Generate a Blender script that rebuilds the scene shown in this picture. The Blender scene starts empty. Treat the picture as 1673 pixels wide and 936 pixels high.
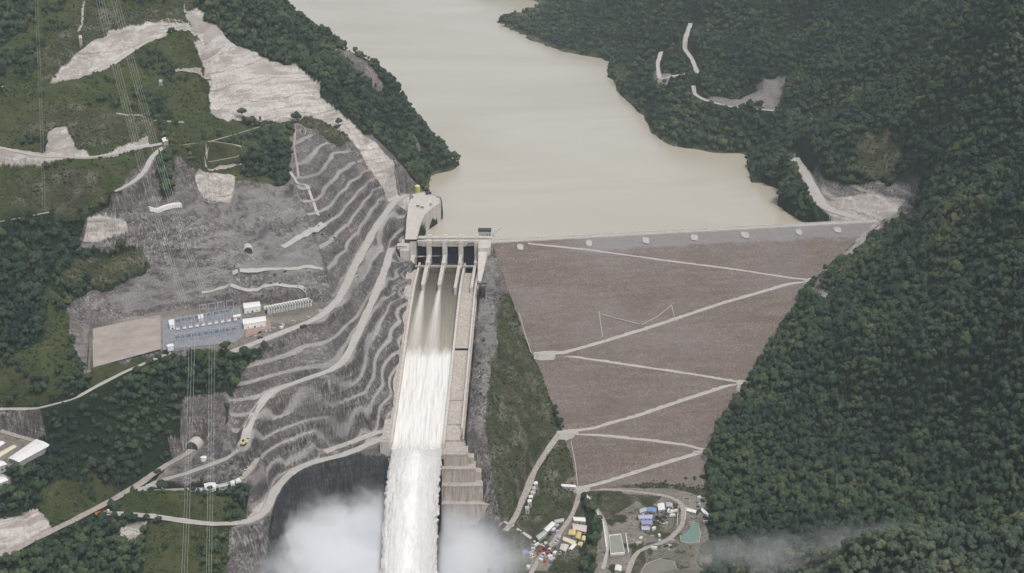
import bpy, math, random
import numpy as np
from mathutils import Vector, Matrix
random.seed(7)
rng = np.random.default_rng(11)
scene = bpy.context.scene
COL = scene.collection

# ------------------------------------------------------------------ camera
H, PITCH, FPX, CU, CV = 967.0, math.radians(20.0), 2730.0, 836.5, 468.0
cam_d = bpy.data.cameras.new('camera')
cam = bpy.data.objects.new('camera', cam_d); COL.objects.link(cam)
cam.location = (0, 0, H)
cam.rotation_euler = (math.radians(90) - PITCH, 0, 0)
cam_d.sensor_width = 36; cam_d.lens = 36 * FPX / 1673.0
cam_d.clip_start = 5; cam_d.clip_end = 30000
scene.camera = cam
# ------------------------------------------------------------------ sky, sun, exposure
SUN_EL, SUN_AZ = math.radians(62), math.radians(150)      # azimuth from +Y towards +X
world = bpy.data.worlds.new('World'); scene.world = world
world.use_nodes = True
wn = world.node_tree; wn.nodes.clear()
w_out = wn.nodes.new('ShaderNodeOutputWorld'); w_bg = wn.nodes.new('ShaderNodeBackground')
w_sky = wn.nodes.new('ShaderNodeTexSky'); w_sky.sky_type = 'NISHITA'; w_sky.sun_disc = False
w_sky.sun_elevation = SUN_EL; w_sky.sun_rotation = SUN_AZ
w_sky.air_density = 1.0; w_sky.dust_density = 3.0; w_sky.ozone_density = 1.0
w_hsv = wn.nodes.new('ShaderNodeHueSaturation'); w_hsv.inputs['Saturation'].default_value = 0.38
wn.links.new(w_sky.outputs[0], w_hsv.inputs['Color']); wn.links.new(w_hsv.outputs[0], w_bg.inputs[0])
w_bg.inputs[1].default_value = 0.13
wn.links.new(w_bg.outputs[0], w_out.inputs[0])
sun_d = bpy.data.lights.new('sun', 'SUN'); sun_d.energy = 1.7; sun_d.angle = math.radians(12)
sun_d.color = (1.0, 0.96, 0.90)
sun = bpy.data.objects.new('sun', sun_d); COL.objects.link(sun)
_sd = Vector((math.sin(SUN_AZ) * math.cos(SUN_EL), math.cos(SUN_AZ) * math.cos(SUN_EL), math.sin(SUN_EL)))
sun.rotation_euler = _sd.to_track_quat('Z', 'Y').to_euler()
sun.location = (0, 0, 3000)
scene.view_settings.view_transform = 'Standard'; scene.view_settings.look = 'None'
scene.view_settings.gamma = 1; scene.view_settings.use_curve_mapping = False
scene.view_settings.exposure = 0.34
scene.cycles.volume_bounces = 8; scene.cycles.max_bounces = 8
scene.cycles.volume_step_rate = 1.0; scene.cycles.volume_max_steps = 256
scene.cycles.use_denoising = True

# ------------------------------------------------------------------ projection maths
_c, _s = math.cos(PITCH), math.sin(PITCH)
def rayd(u, v):
    a, b = (u - CU), (v - CV)
    return np.array([a, _c * FPX - b * _s, -_s * FPX - b * _c])
def P(u, v, z):
    d = rayd(u, v); t = (z - H) / d[2]
    return np.array([d[0] * t, d[1] * t, z])
def proj(x, y, z):
    zz = z - H
    dep = y * _c - zz * _s
    up = y * _s + zz * _c
    return CU + FPX * x / dep, CV - FPX * up / dep

# dam plane
CREST = 220.0
C0, C1, TOE = P(800, 397, CREST), P(1430, 363, CREST), P(1050, 800, 25)
_e = (C1 - C0)[:2]; CL = float(np.linalg.norm(_e)); EX = _e / CL           # along the crest
ND = np.array([EX[1], -EX[0]])                                             # downstream, horizontal
_dt = float(np.dot(TOE[:2] - C0[:2], ND)); SLOPE = (CREST - 25) / _dt
def dam_z(x, y):
    return CREST - SLOPE * ((x - C0[0]) * ND[0] + (y - C0[1]) * ND[1])
def PD(u, v):                                                              # pixel ray onto the dam face
    d = rayd(u, v)
    k = SLOPE
    a = H - (CREST + k * (C0[0] * ND[0] + C0[1] * ND[1]))
    b = d[2] + k * (d[0] * ND[0] + d[1] * ND[1])
    t = -a / b
    return np.array([0, 0, H]) + d * t

# ------------------------------------------------------------------ noise
def _h(ix, iy, seed):
    n = (ix.astype(np.int64) * 374761393 + iy.astype(np.int64) * 668265263 + seed * 1442695041) & 0xffffffff
    n = ((n ^ (n >> 13)) * 1274126177) & 0xffffffff
    n = (n ^ (n >> 16)) & 0xffffffff
    return n / 4294967295.0
def vn(x, y, seed=0):
    x = np.asarray(x, float); y = np.asarray(y, float)
    ix = np.floor(x); iy = np.floor(y); fx = x - ix; fy = y - iy
    fx = fx * fx * (3 - 2 * fx); fy = fy * fy * (3 - 2 * fy)
    a = _h(ix, iy, seed); b = _h(ix + 1, iy, seed); c = _h(ix, iy + 1, seed); d = _h(ix + 1, iy + 1, seed)
    return (a * (1 - fx) + b * fx) * (1 - fy) + (c * (1 - fx) + d * fx) * fy
def fbm(x, y, seed=0, o=4):
    t = 0; amp = .5; n = 0
    for k in range(o):
        t = t + amp * vn(np.asarray(x) * 2 ** k + 17.3 * k, np.asarray(y) * 2 ** k - 9.1 * k, seed + k); n += amp; amp *= .5
    return t / n * 2 - 1
def inpoly(u, v, poly):
    r = np.zeros(u.shape, bool)
    p = np.array(poly, float)
    m = (u >= p[:, 0].min()) & (u <= p[:, 0].max()) & (v >= p[:, 1].min()) & (v <= p[:, 1].max())
    uu, vv = u[m], v[m]; q = np.zeros(uu.shape, bool)
    for i in range(len(p)):
        x1, y1 = p[i]; x2, y2 = p[i - 1]
        if y1 == y2: continue
        c = ((y1 > vv) != (y2 > vv)) & (uu < (x2 - x1) * (vv - y1) / (y2 - y1) + x1)
        q ^= c
    r[m] = q
    return r

# ------------------------------------------------------------------ survey: (pixel column, pixel row, height in metres above the river)
ROADS = {   # name: (points, width, stamp falloff, colour class)
 'A': ([(664,318,233),(645,328,232),(615,370,230),(580,435,228),(550,495,226),(520,520,225),(450,548,223.5),(380,575,221)], 11, 9),
 'B': ([(640,405,216),(622,460,211),(592,530,203),(563,590,195),(540,606,192),(440,640,182),(412,680,168),(395,735,150),(370,750,140),(300,775,122),(250,788,110),(225,800,104)], 10, 8),
 'C': ([(530,738,106),(600,714,109),(634,700,110),(640,712,108.5),(600,727,106),(562,744,103),(520,752,101),(478,768,100),(450,800,99),(436,835,98),(412,852,97),(380,858,98),(330,855,97),(260,845,97),(200,840,97),(165,838,97)], 10, 8),
 'D': ([(-60,945,80),(0,912,86),(60,880,90),(120,850,93),(170,825,98),(230,790,105),(270,760,115),(310,740,124),(322,728,128)], 12, 8),
 'F': ([(225,803,103),(300,800,114),(350,798,120),(400,782,128),(420,750,138)], 7, 6),
 'G': ([(-60,662,174),(0,668,174),(60,668,184),(130,650,200),(150,635,205),(210,605,212),(270,580,218)], 6, 6),
 'Hh': ([(-40,372,338),(0,363,341),(40,355,343),(80,347,345)], 4, 4),
 'I': ([(72,141,440),(120,133,443),(180,108,450),(240,68,465),(280,56,470),(326,55,474)], 7, 6),
 'I2': ([(-40,141,438),(0,143,438),(38,138,439)], 6, 5),
 'J': ([(-60,232,392),(0,241,389),(60,255,384),(140,258,382),(190,252,381),(235,240,379),(272,233,377)], 7, 6),
 'J2': ([(268,240,375),(248,255,369),(238,280,360),(215,300,353),(188,313,348)], 7, 6),
 'K': ([(292,238,372),(345,231,362),(400,215,352),(430,206,348),(470,198,346)], 4, 4),
 'K2': ([(345,231,362),(395,238,352),(408,247,346),(385,257,339),(345,264,336),(318,268,335)], 4, 3),
 'M1': ([(1128,38,290),(1120,62,283),(1118,80,278),(1130,95,272),(1140,120,266)], 9, 6),
 'M2': ([(1080,84,268),(1074,105,262),(1078,130,255),(1110,122,260),(1130,118,262)], 8, 6),
 'M3': ([(1133,140,262),(1135,155,257),(1150,163,256),(1190,174,256),(1265,181,262)], 8, 6),
 'L': ([(1297,258,240),(1318,285,234),(1332,318,226),(1348,340,222),(1385,352,220.5),(1425,362,220)], 16, 8),
 'N': ([(915,714,63),(895,735,57),(875,765,50),(862,800,44),(842,845,37),(826,868,33)], 8, 6),
 'O': ([(948,800,28),(940,830,26),(930,850,25),(905,885,24),(880,915,23),(860,950,22)], 9, 8),
 'Q': ([(948,800,28),(1000,800,28),(1060,806,28),(1100,812,28),(1118,828,28),(1115,860,28),(1090,885,27),(1040,900,26),(1020,950,24)], 9, 8),
 'R': ([(0,704,152),(40,716,150),(60,722,149)], 6, 5),
}
LEDGES = []
BREAK = [
 # spillway bench above the left training wall and cut walls
 [(668,420,214),(666,480,200),(655,560,172),(645,640,142),(638,700,113)],
 [(690,330,214),(672,330,236),(640,300,260)],
 # cut crest: forest edge above the benches
 [(300,5,488),(350,35,470),(430,90,425),(522,135,392),(560,190,352),(610,225,322),(650,262,285),(682,300,250)],
 [(325,60,474),(345,140,405),(338,185,362),(400,200,350),(480,192,350)],
 [(480,200,350),(545,212,332),(600,240,306),(640,278,275)],
 [(537,235,318),(515,268,317),(496,294,316)], [(564,238,303),(534,285,302),(508,318,301)], [(590,278,288),(585,285,286),(543,350,274),(505,385,268),(460,407,262)], [(607,310,257),(580,370,252),(565,400,250),(540,455,242)],
 [(470,300,304),(480,330,292)],
 # terrace between the cut and the switchyard
 [(190,312,348),(240,330,325),(300,340,318),(350,300,312),(420,300,306),(480,296,304)],
 [(120,400,284),(235,392,287)],
 [(125,395,288),(180,388,291),(235,385,292)],
 [(240,445,252),(330,450,252),(400,445,256),(530,440,256)],
 [(150,520,234),(220,498,236),(300,487,237),(380,478,239),(440,472,241),(510,476,237)],
 [(150,535,225),(220,515,225),(300,505,225),(400,496,225),(510,492,226),(535,495,226)],
 [(142,600,222),(200,588,222),(265,572,222),(330,566,222),(380,560,223)],
 [(142,607,212),(200,596,209)],
 # slope east of switchyard to spillway: terrace corner
 [(600,640,160),(640,690,116)],
 [(500,565,208),(545,550,210)],
 
 # gorge: cliff under loop road and pool edge
 [(640,745,96),(600,748,97),(560,756,98),(520,765,96),(490,780,92)],
 [(640,820,45),(600,815,48),(560,815,48),(520,825,42)],
 [(640,890,-6),(600,892,-6),(560,895,-8),(510,908,-8),(480,940,-8)],
 [(470,800,85),(455,840,78),(435,880,72),(425,936,40)],
 [(370,936,65),(365,880,88)],
 [(300,936,63),(200,936,63),(100,936,66)],
 # left hillside
 [(0,0,522),(100,0,515),(200,0,505),(290,0,492)],
 [(0,70,482),(100,70,480),(200,60,478)],
 [(75,138,442),(130,80,462),(180,55,472),(250,42,480)],
 [(0,190,412),(100,190,414),(200,190,408),(300,190,385)],
 [(110,205,404),(75,214,400)],
 [(0,300,364),(60,305,362),(130,300,358)],
 [(0,420,306),(60,420,304),(110,420,290)],
 [(0,500,265),(60,505,262),(105,510,252)],
 [(0,590,222),(60,595,222),(120,600,216)],
 [(0,750,148),(50,735,148)],
 [(0,800,136),(60,790,136),(100,770,140)],
 [(80,700,168),(150,720,150),(200,700,158)],
 [(280,620,203),(340,600,207)],[(300,680,164),(370,640,190)],
 [(150,780,115),(200,750,127),(250,720,140)],
 [(0,840,116),(60,838,106)],
 # vegetated spur between spillway and dam
 [(800,405,219),(815,470,196),(800,560,168),(785,640,143),(780,700,120),(800,760,90),(815,820,52),(815,862,30)],
 [(782,430,205),(778,560,160),(765,700,112)],
 [(840,560,147),(850,640,115),(860,720,85),(835,780,62)],
 [(730,862,0),(770,868,2),(805,885,6),(815,920,8)],
 # toe of dam, camp
 [(945,795,29),(1000,796,28.5),(1060,798,28),(1100,800,28),(1150,803,29)],
 [(870,850,30),(900,850,30),(940,870,27),(980,860,27)],
 [(850,930,18),(900,930,21),(980,930,23),(1060,930,23),(1150,930,24),(1170,880,28)],
 # right hillside
 [(1673,90,480),(1600,130,430),(1500,175,352),(1400,215,296),(1310,248,252)],
 [(1673,300,400),(1560,310,316),(1500,300,272)],
 [(1500,305,270),(1440,297,256),(1380,300,244),(1345,290,240)],
 [(1485,345,236),(1430,367,221)],
 [(1673,500,320),(1560,490,268),(1450,470,222)],
 [(1673,700,232),(1520,690,168),(1380,670,122),(1280,660,92)],
 [(1673,800,192),(1500,790,128),(1350,790,84),(1220,800,42)],
 [(1500,600,215),(1380,560,175)],
 [(1673,848,168),(1500,862,112),(1350,872,70),(1230,876,42)],
 [(1740,842,240),(1673,866,215),(1580,874,195),(1500,886,178),(1400,893,150),(1300,903,112),(1200,918,60)],
 [(1740,960,215),(1673,950,190),(1500,950,155),(1300,960,86)],
 # far right hills behind the near ridge
 [(1640,60,500),(1600,0,500),(1673,-20,520)],
 [(1400,0,405),(1500,60,400),(1400,100,338),(1500,130,350)],
 [(1250,0,350),(1280,100,300),(1330,180,265),(1230,190,240)],
 [(1150,0,318),(1180,60,296),(1150,200,232)],
 [(1050,0,300),(1060,60,245),(960,20,245),(900,0,240)],
 [(1040,120,232),(1080,180,222)],
 # small headland by the abutment
 [(1290,270,236),(1280,310,222),(1310,335,216)],
 # left forest ridge
 [(460,12,452),(520,58,408),(600,95,372),(640,132,340),(668,190,282),(690,228,240),(720,250,222)],
 [(400,0,478),(450,60,438),(560,110,376),(620,180,318),(660,240,262)],
]
SHORE = [
 [(800,30,200),(830,45,200),(870,65,200),(920,85,200),(985,96,200),(1012,94,200),(990,112,200),(1003,140,200),(1055,190,200),(1062,215,200),(1100,238,200),(1160,250,200),(1240,248,200),(1218,270,200),(1225,290,200),(1262,330,200),(1265,352,200),(1270,360,200)],
 [(752,268,200),(735,280,200),(700,286,200),(692,305,200)],
]
W = [  # world points (x, y, z) outside of what the picture shows
 (-88,2790,170),(-170,2960,160),(-250,3060,170),(-330,3100,190),(-420,3150,205),(-500,3400,210),(-560,3800,205),(-610,4180,200),(-700,4180,250),(-520,4180,165),
 (-900,4180,420),(-820,3500,420),(-650,3000,440),(-1000,3000,560),(-1300,3600,600),(-1200,2500,600),(-1000,2000,520),(-900,1600,330),(-850,1300,240),(-760,1700,250),(-900,2300,540),
 (-700,1350,120),(-400,1350,50),(-300,1450,10),(-200,1500,-8),(-100,1600,-12),(-100,1720,-12),(-150,1650,-12),(-200,1680,-10),(-60,1500,-10),(0,1500,4),(-100,1300,-10),(0,1300,0),(-300,1000,30),(0,1000,0),(300,1000,60),
 (100,1450,16),(250,1450,30),(500,1250,170),(700,1400,240),(800,1600,330),(900,1900,460),(950,2300,560),(1300,2600,640),(1200,1600,480),(1400,3500,640),(900,3000,480),
 (-300,900,60),(-700,900,220),(700,900,260),(1200,900,420),(-1200,900,420),
 (0,2500,120),(200,2500,120),(400,2550,130),(100,2800,120),(300,2750,140),(-60,2450,150),(50,3100,120),(-100,3300,110),(-200,3700,110),(-250,4200,110),(100,3500,130),(-300,4700,110),(-380,5300,120),
 (60,4050,170),(150,4300,230),(400,4300,360),(700,4300,500),(350,3900,300),(-130,4330,200),(-60,4400,230),(0,4700,300),(100,5500,400),(-900,5200,400),(-700,5000,230),(-500,6200,200),(-300,6800,320),(-900,7000,420),(500,7000,560),(1500,5000,640),(-1600,5500,600),(-1500,8000,600),(0,8500,560),(1500,8000,640),
 (-100,2270,150),(-60,2300,140),(100,2320,140),(300,2330,140),(-140,2330,185),
]
for _p in [(1740,842,240),(1673,866,215),(1580,874,195),(1500,886,178),(1400,893,150),(1300,903,112),(1200,918,60)]:
    _q = P(*_p); W.append((_q[0], _q[1] + 62, _q[2] - 62)); W.append((_q[0] - 10, _q[1] + 26, _q[2] - 24))
DAM_L = [(800,399),(826,470),(868,578),(897,645),(922,708),(946,797)]
DAM_R = [(1428,366),(1332,458),(1290,520),(1226,620),(1180,690),(1158,738),(1150,800)]

def resample(pts, step):
    pts = [np.array(p, float) for p in pts]; out = []
    for a, b in zip(pts[:-1], pts[1:]):
        n = max(1, int(np.linalg.norm((b - a)[:2]) / step))
        for k in range(n): out.append(a + (b - a) * k / n)
    out.append(pts[-1]); return out
ctrl = []
for nm, (pts, w, f) in ROADS.items():
    ctrl += resample([P(*p) for p in pts], 40)
for b in BREAK + LEDGES: ctrl += resample([P(*p) for p in b], 45)
for b in SHORE:
    s = resample([P(*p) for p in b], 50); ctrl += s
for x in W: ctrl.append(np.array(x, float))
for ed, sg in ((DAM_L, -1), (DAM_R, 1)):
    for p in resample([PD(*q) for q in ed], 35):
        ctrl.append(p - np.array([0, 0, .5]))
        q = p.copy(); q[:2] += EX * sg * 22; q[2] = dam_z(q[0], q[1]) + (10 if sg < 0 else 16)
        if sg > 0 or (1870 < p[1] < 2150): ctrl.append(q)
        q = p.copy(); q[:2] -= EX * sg * 25; q[2] = dam_z(q[0], q[1]) - 10
        if q[2] > 30: ctrl.append(q)
# ground under the dam body
for a in np.linspace(.12, .9, 7):
    for d in (20, 90, 170, 250):
        q = C0[:2] + EX * CL * a + ND * d
        zl, zr = None, None
        z = dam_z(*q) - 14
        u_, v_ = proj(q[0], q[1], z + 14)
        xs = np.interp(v_, [p[1] for p in DAM_L], [p[0] for p in DAM_L]); xe = np.interp(v_, [p[1] for p in DAM_R], [p[0] for p in DAM_R])
        if xs + 40 < u_ < xe - 50: ctrl.append(np.array([q[0], q[1], z]))
# chute
CH = [(2252,176),(2212,188),(2160,186),(2119,183),(2050,164),(1950,133),(1850,102),(1826,96),(1812,94)]
def cx(y): return -101 + (y - 2119) * 12 / 293.0          # centre of the wet chute
def chz(y): return float(np.interp(y, [p[0] for p in CH[::-1]], [p[1] for p in CH[::-1]]))
for y in range(1820, 2240, 35):
    for t in (-24, 0, 24, 42): ctrl.append(np.array([cx(y) + t, y, chz(y) - 6.0]))
ctrl = np.array(ctrl)
# drop near-duplicates
keep = []
for i, p in enumerate(ctrl):
    if all(np.hypot(*(p[:2] - ctrl[j][:2])) > 6 for j in keep): keep.append(i)
ctrl = ctrl[keep]
n = len(ctrl)
def kern(a, b): return np.sqrt((a[:, None, 0] - b[None, :, 0]) ** 2 + (a[:, None, 1] - b[None, :, 1]) ** 2 + 9.0)
A = np.zeros((n + 3, n + 3)); xy = ctrl[:, :2] / 1.0
A[:n, :n] = kern(xy, xy) - np.eye(n) * 3.0
A[:n, n] = 1; A[:n, n + 1:] = xy / 1000; A[n, :n] = 1; A[n + 1:, :n] = (xy / 1000).T
sol = np.linalg.solve(A, np.concatenate([ctrl[:, 2], np.zeros(3)]))
# fan shaped grid, finer near the works
YS = np.concatenate([np.arange(1000, 1480, 8.0), np.arange(1480, 1640, 2.5), np.arange(1640, 2420, 1.3), np.arange(2420, 2460, 2.0), np.arange(2460, 2480, 3.0), np.arange(2480, 2900, 4.0), np.arange(2900, 4400, 10.0), np.arange(4400, 9001, 100.0)])
TS = np.concatenate([np.linspace(-.52, -.325, 50, endpoint=False), np.linspace(-.325, -.03, 430, endpoint=False), np.linspace(-.03, .325, 400), np.linspace(.33, .52, 50)])
NR, NC = len(YS), len(TS)
GX = YS[:, None] * TS[None, :]; GY = np.repeat(YS[:, None], NC, 1)
ci, cj = np.arange(0, NR, 3), np.arange(0, NC, 3)
if ci[-1] != NR - 1: ci = np.append(ci, NR - 1)
if cj[-1] != NC - 1: cj = np.append(cj, NC - 1)
cxs, cys = GX[np.ix_(ci, cj)].ravel(), GY[np.ix_(ci, cj)].ravel()
cz = np.zeros(len(cxs))
for k in range(0, len(cxs), 8000):
    q = np.stack([cxs[k:k + 8000], cys[k:k + 8000]], 1)
    cz[k:k + 8000] = kern(q, xy) @ sol[:n] + sol[n] + (q / 1000) @ sol[n + 1:]
cz = cz.reshape(len(ci), len(cj))
tmp = np.stack([np.interp(np.arange(NC), cj, r) for r in cz])
GZ = np.stack([np.interp(np.arange(NR), ci, tmp[:, j]) for j in range(NC)], 1)
BASEZ = GZ.copy()
U, V = proj(GX, GY, GZ)
# ------------------------------------------------------------------ land cover (pixel outlines of the survey, carried onto the ground)
wu = U + fbm(GX / 40, GY / 40, 5, 4) * 9; wv = V + fbm(GX / 40, GY / 40, 25, 4) * 6
cover = np.zeros((NR, NC), np.int8)     # 0 forest 1 grass 2 rock 3 pale rock 4 dirt 5 brown scrub 6 wet dark rock
L_ = [
 (1, [(-80,-40),(310,-40),(325,60),(345,180),(400,205),(485,196),(478,297),(330,292),(240,252),(190,312),(135,345),(60,356),(-80,372)]),
 (0, [(-80,-40),(60,-40),(45,50),(0,75),(-80,80)]),
 (5, [(130,30),(320,0),(320,50),(180,60),(70,140),(60,90)]),
 (5, [(20,210),(75,175),(240,190),(260,225),(140,240)]),
 (5, [(-80,270),(130,275),(180,290),(120,340),(-80,360)]),
 (1, [(250,60),(330,60),(345,140),(335,190),(300,200),(260,180),(240,110)]),
 (1, [(80,470),(110,500),(140,620),(60,660),(0,660),(-40,600),(70,560)]),
 (1, [(150,600),(270,575),(400,565),(440,570),(400,600),(300,588),(200,612),(150,632)]),
 (1, [(70,790),(150,760),(200,800),(130,845),(90,860),(60,820)]),
 (1, [(205,812),(380,805),(405,830),(400,850),(260,842),(190,832)]),
 (1, [(240,860),(370,865),(370,960),(240,960)]),
 (2, [(240,255),(300,262),(330,292),(470,297),(482,200),(520,185),(560,225),(610,222),(655,262),(692,310),(690,395),(672,440),(668,640),(645,700),(645,765),(500,775),(448,850),(428,960),(365,960),(372,872),(400,850),(412,800),(392,785),(300,790),(250,785),(290,745),(275,715),(310,700),(372,690),(372,640),(400,600),(435,572),(380,578),(270,582),(140,612),(105,500),(190,462),(240,445),(225,400),(120,404),(135,352),(200,330),(185,312)]),
 (5, [(110,415),(235,405),(248,440),(180,462),(105,478)]),
 (0, [(255,258),(286,258),(286,325),(268,330)]), (0, [(425,228),(474,214),(472,290),(400,287),(392,264)]),
 (3, [(298,6),(350,35),(380,62),(430,90),(480,105),(524,136),(520,168),(490,192),(400,199),(370,199),(338,182),(347,140),(318,70),(325,60)]),
 (3, [(470,185),(520,160),(600,222),(640,262),(652,300),(640,322),(600,270),(560,215),(500,195)]),
 (5, [(482,178),(510,186),(545,208),(570,232),(555,238),(520,215),(490,200)]),
 (3, [(72,142),(135,80),(180,54),(250,40),(325,40),(326,57),(255,62),(200,97),(140,132)]),
 (3, [(-80,228),(0,236),(70,245),(78,214),(112,204),(122,236),(145,252),(235,228),(242,240),(180,262),(60,263),(-80,252)]),
 (3, [(138,352),(170,350),(205,365),(212,385),(132,390)]),
 (3, [(450,812),(456,790),(436,800),(400,842),(420,845)]), (3, [(655,300),(668,318),(676,330),(664,340),(640,330)]),
 (3, [(320,285),(385,285),(375,330),(330,330)]),
 (4, [(146,532),(265,508),(268,572),(150,606)]),
 (4, [(265,508),(520,488),(535,495),(520,520),(450,548),(380,575),(268,572)]),
 (0, [(372,578),(430,572),(445,560),(400,600),(380,640),(350,640)]),
 (6, [(480,765),(645,745),(645,900),(440,960),(425,960),(450,860)]),
 (2, [(778,440),(800,398),(836,478),(814,560),(800,640),(792,700),(806,760),(822,830),(815,900),(720,900),(722,740),(762,740),(772,560)]),
 (6, [(722,840),(815,850),(822,900),(722,900)]),
 (5, [(816,480),(834,478),(870,580),(918,705),(895,720),(860,790),(822,862),(806,775),(792,700),(800,640),(812,560)]),
 (5, [(918,712),(948,800),(950,960),(800,960),(830,860),(862,800)]),
 (5, [(905,780),(1165,785),(1165,812),(905,812)]),
 (4, [(945,795),(1100,798),(1152,815),(1160,930),(1120,960),(960,960),(985,860)]),
 (5, [(960,806),(1085,812),(1060,830),(1040,820),(990,850)]),
 (2, [(1296,252),(1312,256),(1345,290),(1380,300),(1440,294),(1505,300),(1484,348),(1440,372),(1400,402),(1345,450),(1338,492),(1320,485),(1345,440),(1400,385),(1350,352),(1322,310)]),
 (3, [(1296,252),(1312,256),(1330,290),(1350,320),(1410,345),(1440,362),(1400,395),(1345,352),(1320,310)]),
 (3, [(1360,318),(1440,312),(1482,318),(1460,345),(1430,362),(1380,345)]),
 (3, [(1400,395),(1440,366),(1420,392),(1350,450),(1345,440)]), (3, [(1325,470),(1352,478),(1350,495),(1328,490)]),
 (2, [(1135,158),(1190,160),(1235,148),(1262,128),(1288,130),(1282,172),(1268,184),(1200,179),(1150,168)]),
 (2, [(545,78),(600,96),(640,155),(615,150),(580,118)]),
 (2, [(672,215),(684,235),(692,262),(684,250),(672,235)]),
 (2, [(1070,122),(1110,118),(1095,135),(1072,152)]),
 (5, [(1400,240),(1450,232),(1475,245),(1460,275),(1430,292),(1400,275)]),
 (3, [(-80,850),(0,842),(60,832),(85,850),(90,862),(0,908),(-80,940)]),
 (3, [(195,862),(235,858),(232,890),(190,905)]),
 (2, [(-80,668),(60,672),(74,700),(40,716),(-80,706)]),
 (4, [(-80,700),(60,712),(80,730),(40,765),(-80,775)]),
 (3, [(-80,775),(10,775),(12,790),(-10,800),(-80,810)]),
 (2, [(300,655),(372,640),(365,720),(392,785),(300,790),(250,788),(290,745)]),
]
for k, poly in L_:
    cover[inpoly(wu, wv, poly)] = k
rimm = (BASEZ > 196) & (BASEZ < 203.5) & (GY > 2400) & (cover == 0) & (fbm(GX / 30, GY / 30, 71, 3) > -.25); cover[rimm] = 5
# hidden ground: everything far behind keeps forest
cover[(GY > 2640) & (GX < -120) & (cover == 3) & (U > 480)] = 0
underwater = (GZ < 200) & (GY > 2230) & (GX > -160)
# a clearing where the reservoir rim is bare
camp = inpoly(wu, wv, [(945,795),(1152,812),(1165,960),(940,960),(985,870)])
cover[camp & (cover == 4) & (fbm(GX / 16, GY / 16, 81, 4) > .16)] = 5
cover[inpoly(wu, wv, [(872,902),(905,862),(928,842),(944,850),(950,885),(915,900),(892,935),(858,935)])] = 4
cover[inpoly(wu, wv, [(1030,885),(1050,880),(1052,925),(1030,930)])] = 5
# ------------------------------------------------------------------ benches cut into the rock
cutp = [(480,205),(560,235),(640,290),(668,330),(668,640),(640,715),(560,730),(480,775),(440,850),(372,872),(402,850),(412,790),(380,740),(372,640),(398,598),(432,572),(520,520),(545,497),(535,440),(482,300)]
cutm = inpoly(U, V, cutp).astype(float)
pale_m = inpoly(U, V, [(298,6),(350,35),(430,90),(524,136),(490,192),(338,182),(347,140),(318,70)]).astype(float)
mid_m = inpoly(U, V, [(130,380),(240,330),(330,292),(480,296),(560,300),(545,500),(380,470),(150,520)]).astype(float)
abut_m = inpoly(U, V, [(1345,290),(1500,300),(1484,348),(1430,366),(1390,350),(1345,335)]).astype(float)
def blur(a, k=2):
    for _ in range(k):
        b = a.copy(); b[1:-1, 1:-1] = (a[:-2, 1:-1] + a[2:, 1:-1] + a[1:-1, :-2] + a[1:-1, 2:] + a[1:-1, 1:-1]) / 5; a = b
    return a
cutm, pale_m, mid_m, abut_m = [blur(m, 3) for m in (cutm, pale_m, mid_m, abut_m)]
mid_m = mid_m * (1 - cutm)
bench = np.zeros((NR, NC), np.float32)
def terrace(z, h, off, flat=.36, w=None):
    global bench
    q = (z - off) / h; f = q - np.floor(q)
    if w is not None: bench = np.maximum(bench, w * np.clip((flat * 1.02 - f) / .06, 0, 1) * np.clip(f / .05, 0, 1) * np.clip(.85 + .7 * fbm(GX / 70, GY / 70, 66, 3), .35, 1))
    g = np.where(f < flat, f * .12 / flat * 1.0, .12 + (f - flat) / (1 - flat) * .88)
    return (np.floor(q) + g) * h + off - h * .25
rough = fbm(GX / 30, GY / 30, 61, 5)
wsl = np.clip((GX + 265) / 40, 0, 1) * np.clip((GY - 1800) / 60, 0, 1) * np.clip((2300 - GY) / 100, 0, 1) * np.clip((214 - GZ) / 18, 0, 1)
GZ = GZ * (1 - cutm) + blur(GZ, 14) * cutm
lowcut = 1.0
slo = .13 * (GY - 1830) * wsl
zt = terrace(GZ - slo + rough * .9 + fbm(GX / 6, GY / 6, 64, 2) * .5, 12.5, 8.0, np.where(GZ > 228, .32, .42), cutm) + slo
bench *= lowcut
GZ = GZ * (1 - cutm * lowcut) + zt * cutm * lowcut
GZ = GZ * (1 - pale_m) + (terrace(GZ + rough * 1.5, 22.0, 0.0, .22, pale_m * -1)) * pale_m
GZ = GZ * (1 - .3 * mid_m) + (terrace(GZ + rough * 9.0, 14.0, 3.0, .3, mid_m * .22)) * .3 * mid_m
GZ = GZ * (1 - abut_m) + terrace(GZ + rough * 2, 14.0, 6, .3, abut_m * .7) * abut_m
# natural relief
nat = (cover == 0) | (cover == 1) | (cover == 5)
natw = blur(nat.astype(float), 4)
ridge = 1 - np.abs(fbm(GX / 130 + .3 * fbm(GX / 60, GY / 60, 9), GY / 150, 31, 4)) * 2
big = (ridge - .45) * np.where(GX > 150, 44, 17) * np.clip(np.abs(GZ - 200) / 60, 0.15, 1)
damfar = np.clip(((GX - 110) ** 2 + (GY - 1950) ** 2) ** .5 / 350 - .7, 0, 1)
lim = np.where(GX > 0, damfar, np.where((GX < -230), 1.0, .3)) * np.where(GZ > 35, 1, 0)
GZ = GZ + natw * lim * big + natw * fbm(GX / 22, GY / 22, 77, 3) * 1.6
rockw = blur(((cover == 2) | (cover == 6) | ((cover == 3) & (pale_m < .3))).astype(float) + (cover == 6) * 1.6, 2)
rv3 = 1 - np.abs(fbm(GX / 34, GY / 90, 191, 3)) * 2
GZ = GZ + blur(((cover == 3) & (pale_m < .3)).astype(float), 3) * (rv3 - .5) * 5
rk = 1 - np.abs(fbm(GX / 16, GY / 16, 91, 4)) * 2
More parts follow.
